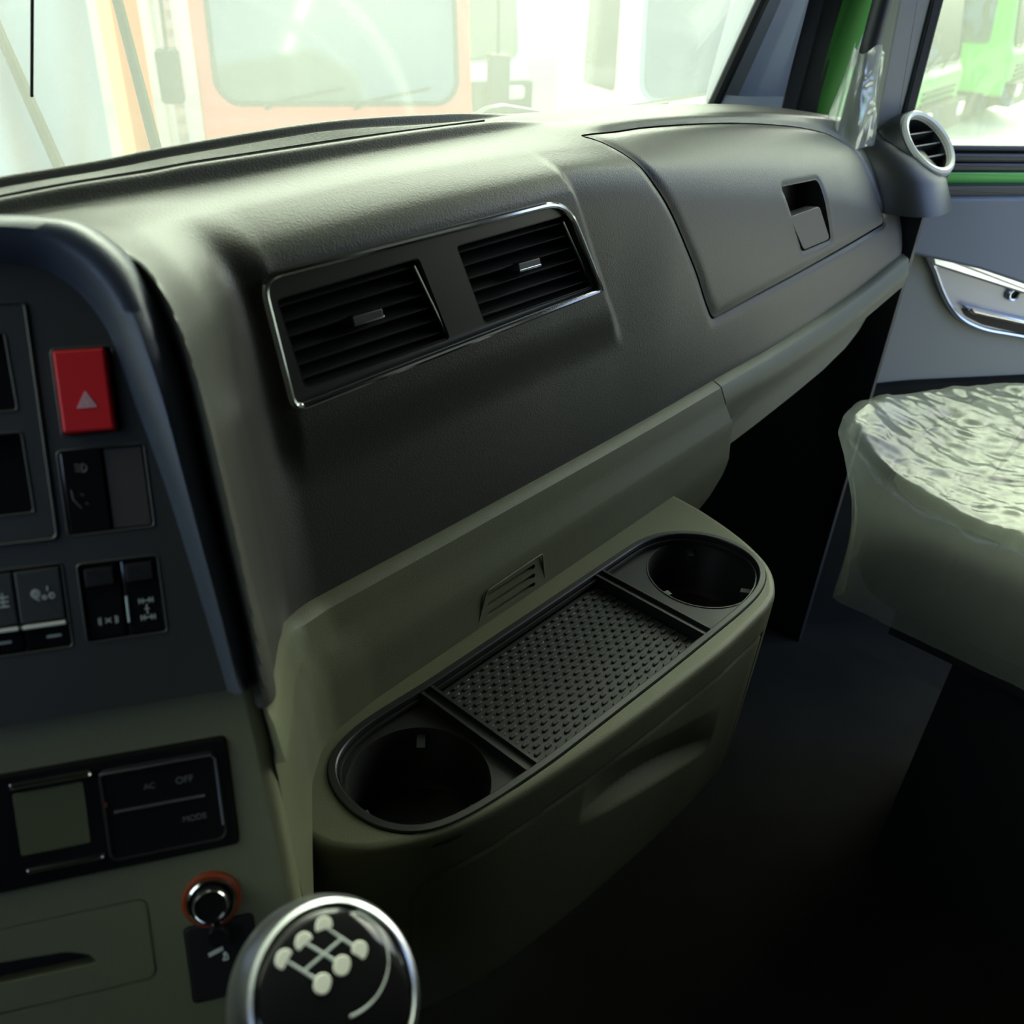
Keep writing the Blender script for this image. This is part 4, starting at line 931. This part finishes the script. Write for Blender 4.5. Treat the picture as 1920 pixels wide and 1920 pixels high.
# plastic cover: draped sheet mesh, crumpled
def cover():
    # closed skirt outline (x, y) and levels; the front left corner is pulled out to a loose point
    o = np.array([(.955, -.34), (.952, -.10), (.951, .06), (.950, .15), (.951, .215), (.955, .268), (.974, .326), (1.03, .344), (1.10, .345), (1.17, .330), (1.25, .305), (1.34, .262), (1.41, .215), (1.425, .10), (1.425, -.34)])
    d = np.r_[0, np.cumsum(np.linalg.norm(np.diff(o, axis=0), axis=1))]; t = np.linspace(0, d[-1], 300); p = pchip(d, o, t)
    c = np.array([1.19, -.05])
    # levels: (shrink towards middle, z, weight of front puff)
    L = [(0, -.702), (.0, -.69), (0, -.66), (0, -.62), (0, -.585), (0, -.56), (.004, -.545), (.010, -.535), (.022, -.529)] + [(.022 + .95 * (k / 60) ** 1.0 * 1, -.527) for k in range(1, 61)]
    V = []
    for i in range(300):
        q = p[i]; fr = sst(.255, .33, q[1]); cr = math.exp(-((q[0] - .97) ** 2 + (q[1] - .30) ** 2) / .004)
        for k, (s, z) in enumerate(L):
            a = min(s, 1); pull = 0
            if z < -.53 and fr > 0:               # front skirt falls back under the puffed edge
                pull = fr * (.060 * sst(-.53, -.62, z) if False else .055 * sst(.53, .60, -z) + .01 * sst(.62, .69, -z))
            if k <= 8: x, y = q[0] + (c[0] - q[0]) * 0, q[1]; v_ = (c - q) / np.linalg.norm(c - q); x += v_[0] * s; y += v_[1] * s
            else:
                b = (k - 8) / 60; v_ = (c - q) / np.linalg.norm(c - q); x = q[0] + v_[0] * .022; y = q[1] + v_[1] * .022; x = x * (1 - b) + c[0] * b; y = y * (1 - b) + (c[1] if q[1] > 0 else q[1]) * b
            y -= pull * (1 if q[1] > .1 else 0)
            x += pull * cr * .1
            zz = z + .030 * fr * sst(.60, .50, -z) * 0
            top = 1 if k >= 5 else 0
            # the top slopes up a little to the front point
            lift = (.030 * math.exp(-((x - 1.03) ** 2) / .02 - ((y - .33) ** 2) / .004) + .018 * sst(.15, .33, y)) * (1 if z > -.57 else 0)
            nz = noise.fractal(Vector((x * 9, y * 9, z * 9)), .9, 2.1, 4)
            n2 = abs(noise.noise(Vector((x * 24 + 5, y * 18, z * 20)))) 
            n3 = abs(noise.noise(Vector((x * 60 + y * 30, y * 50, z * 50 + 3))))
            amp = .55 if k in (0,) else 1
            dz = (nz * .004 - n2 * .005 - n3 * .003) * amp if k > 6 else 0
            on = (nz * .0035 + n2 * .004 - n3 * .002) * amp if k <= 6 else 0
            v_ = (c - q) / np.linalg.norm(c - q)
            V.append((x - v_[0] * on, y - v_[1] * on, z + lift + dz + .006 - (.004 * n2 if k == 0 else 0)))
    m_ = len(L)
    return V, grid_faces(300, m_)
V, f = cover()
cov = mk('plastic_seat_cover', V, f, M['plastic'], angle=60)
tag(cov, 'crinkled clear plastic cover pulled over the passenger seat cushion', 'plastic cover')

# ================================================================== door, standing open
DS = 1.04
DF = Fr(np.array([1.46, .47, 0]) * DS, (.79, -.61, 0), (0, 0, 1))
if DF.n[1] > 0: DF.n = -DF.n
def dz(*p): return np.array([(a * DS, b * DS) for a, b in p])
D = bpy.data.objects.new('door_1', None); COL.objects.link(D); D.location = Vector(np.array([1.75, .30, -1.1]) + OFF); ORG['door_1'] = np.array([1.75, .30, -1.1]); D['kind'] = 'structure'
def dslab(name, pts, h0, h1, m, bev=.003, r=.006, parent=D, **k): return slab(name, DF, rpoly(dz(*pts), r), h0, h1, m, parent, bev, **k)
dslab('lower_trim', [(-.010, -.39), (.62, -.50), (.62, -1.15), (.0, -1.15), (-.02, -.70), (.0, -.60), (.004, -.48)], -.05, -.004, M['doorgrey'], .010, .03)
dslab('pocket_band', [(-.03, -.640), (.10, -.632), (.62, -.630), (.62, -1.5), (-.03, -1.5)], -.03, .012, M['carpet'], .012, .03)
dslab('upper_trim', [(-.030, -.318), (.62, -.316), (.62, -.565), (.26, -.462), (.15, -.430), (.012, -.402), (-.02, -.398)], -.05, .020, M['doorblue'], .005, .010)
dslab('sill_ledge', [(-.03, -.302), (.62, -.300), (.62, -.335), (-.03, -.335)], -.06, .010, M['dash'], .004, .004)
dslab('painted_frame', [(.040, -.286), (.62, -.286), (.62, -.304), (.040, -.304)], -.08, -.010, M['lime2'], .003, .003)
for z0, z1, h in ((-.247, -.257, -.010), (-.258, -.271, -.004), (-.272, -.286, -.008)):
    dslab('window_seal', [(.0, z0), (.62, z0), (.62, z1), (.0, z1)], -.05, h, M['seal2'], .004, .004)
dslab('quarter_frame', [(-.150, .60), (-.055, .60), (-.048, -.235), (-.085, -.235)], -.04, .0, M['winframe'], .004, .004)
dslab('frame_edge', [(-.058, .60), (-.040, .60), (-.031, -.240), (-.048, -.240)], -.05, .004, M['seal2'], .003, .003)
w_ = slab('door_glass', DF, dz((-.04, .60), (.62, .60), (.62, -.26), (-.035, -.26)), -.036, -.031, M['film'], D, .0005, smooth=False)
# handle recess
hr = dslab('handle_recess', [(.058, -.412), (.29, -.470), (.36, -.49), (.36, -.572), (.296, -.556), (.206, -.540), (.160, -.522), (.128, -.497), (.100, -.464), (.080, -.435)], -.004, .003, M['recess'], .001, [.004, .01, .01, .01, .02, .03, .03, .03, .02, .02])
mb = MB(); p = ccw(rpoly(dz((.060, -.412), (.29, -.470), (.36, -.49), (.36, -.572), (.296, -.556), (.206, -.540), (.160, -.522), (.128, -.497), (.100, -.464), (.080, -.435)), [.004, .01, .01, .01, .02, .03, .03, .03, .02, .02], 8))
tube(mb, DF(p[:, 0], p[:, 1], np.full(len(p), .004)), .0042, 8, True); mb.build('bezel', M['satin'], hr)
slab('top_bar', DF, rpoly(dz((.054, -.401), (.36, -.480), (.36, -.505), (.066, -.4235)), .004), .0, .016, M['ring2'], hr, .004)
slab('dish', DF, rpoly(dz((.080, -.432), (.35, -.508), (.35, -.540), (.29, -.530), (.150, -.494), (.120, -.478), (.096, -.452)), .012), .0, .0042, M['pillar'], hr, .001) if False else None
lv = slab('lever', DF, rpoly(dz((.150, -.494), (.165, -.497), (.290, -.5235), (.36, -.538), (.36, -.550), (.29, -.533), (.165, -.506)), .004), .004, .020, M['satin'], hr, .004)
slab('lever_gap', DF, rpoly(dz((.150, -.500), (.29, -.534), (.36, -.549), (.36, -.567), (.29, -.551), (.20, -.530), (.163, -.514)), .006), .003, .0048, M['black'], hr, .0005)
LK = Fr(DF(.238 * DS, -.477 * DS, .003), DF.u, DF.v, DF.n)
mb = MB(); lathe(mb, LK, [(.0125, 0), (.0125, .006), (.010, .009), (.0075, .008), (.007, .002)], 32, cap0=False, cap1=False); mb.build('screw_cup', M['satin'], hr)
mb = MB(); lathe(mb, LK, [(.0074, .0), (.0074, .003), (.0001, .0032)], 24); mb.build('screw', M['black'], hr)

# plastic film still stuck on the door window
fl = []; nu, nv_ = 90, 90
for i in range(nu):
    for j in range(nv_):
        a = -.02 + i / (nu - 1) * .60; z = -.235 + j / (nv_ - 1) * .70
        n_ = abs(noise.noise(Vector((a * 14 + z * 4, z * 7, .3)))) * .018 + abs(noise.noise(Vector((a * 40, z * 22, 2)))) * .006
        fl.append(DF(a * DS, z * DS, -.026 + n_))
tag(mk('protective_film', fl, grid_faces(nu, nv_), M['wrapfilm'], angle=60), 'wrinkled clear protective film over the open door window', 'plastic film')

# grab handle on the windshield pillar, its foot still wrapped
GH = thing('grab_handle', 'black round grab handle rising beside the windshield pillar', 'grab handle', (1.367, .55, -.24))
mb = MB(); tube(mb, [(1.362, .555, -.26), (1.366, .552, -.21), (1.368, .55, -.134), (1.374, .55, -.063), (1.385, .55, .02), (1.40, .545, .20), (1.42, .54, .40), (1.45, .55, .44), (1.47, .56, .44)], .0125, 16); mb.build('rail', M['seal'], GH)
mb = MB(); mb.add(*box(1.335, 1.40, .545, .66, -.275, -.245)); mb.build('foot', M['seal'], GH, smooth=False)
V = []; nn_ = 48
LV = [(-.245, .062, .03), (-.225, .060, .03), (-.20, .052, .026), (-.175, .045, .022), (-.15, .038, .020), (-.128, .034, .018), (-.120, .033, .018)]
for k, (z, rx, ry) in enumerate(LV * 1):
    for i in range(nn_):
        a = 2 * math.pi * i / nn_; r_ = 1 + .16 * noise.noise(Vector((math.cos(a) * 2, math.sin(a) * 2, z * 30))) + .07 * math.sin(a * 7 + z * 40)
        V.append((1.365 + .0 * (z + .2) + rx * r_ * math.cos(a) * .95, .548 + ry * r_ * math.sin(a), z + (.006 * math.sin(a * 3 + 1) if k == len(LV) - 1 else 0)))
tag(mk('wrap', V, grid_faces(len(LV), nn_, False, True), M['wrap'], angle=60), 'clear plastic wrap bunched around the foot of the black grab handle', 'plastic wrap')
bpy.data.objects[[o.name for o in bpy.data.objects if o.name.startswith('wrap')][0]].name = 'plastic_wrap'
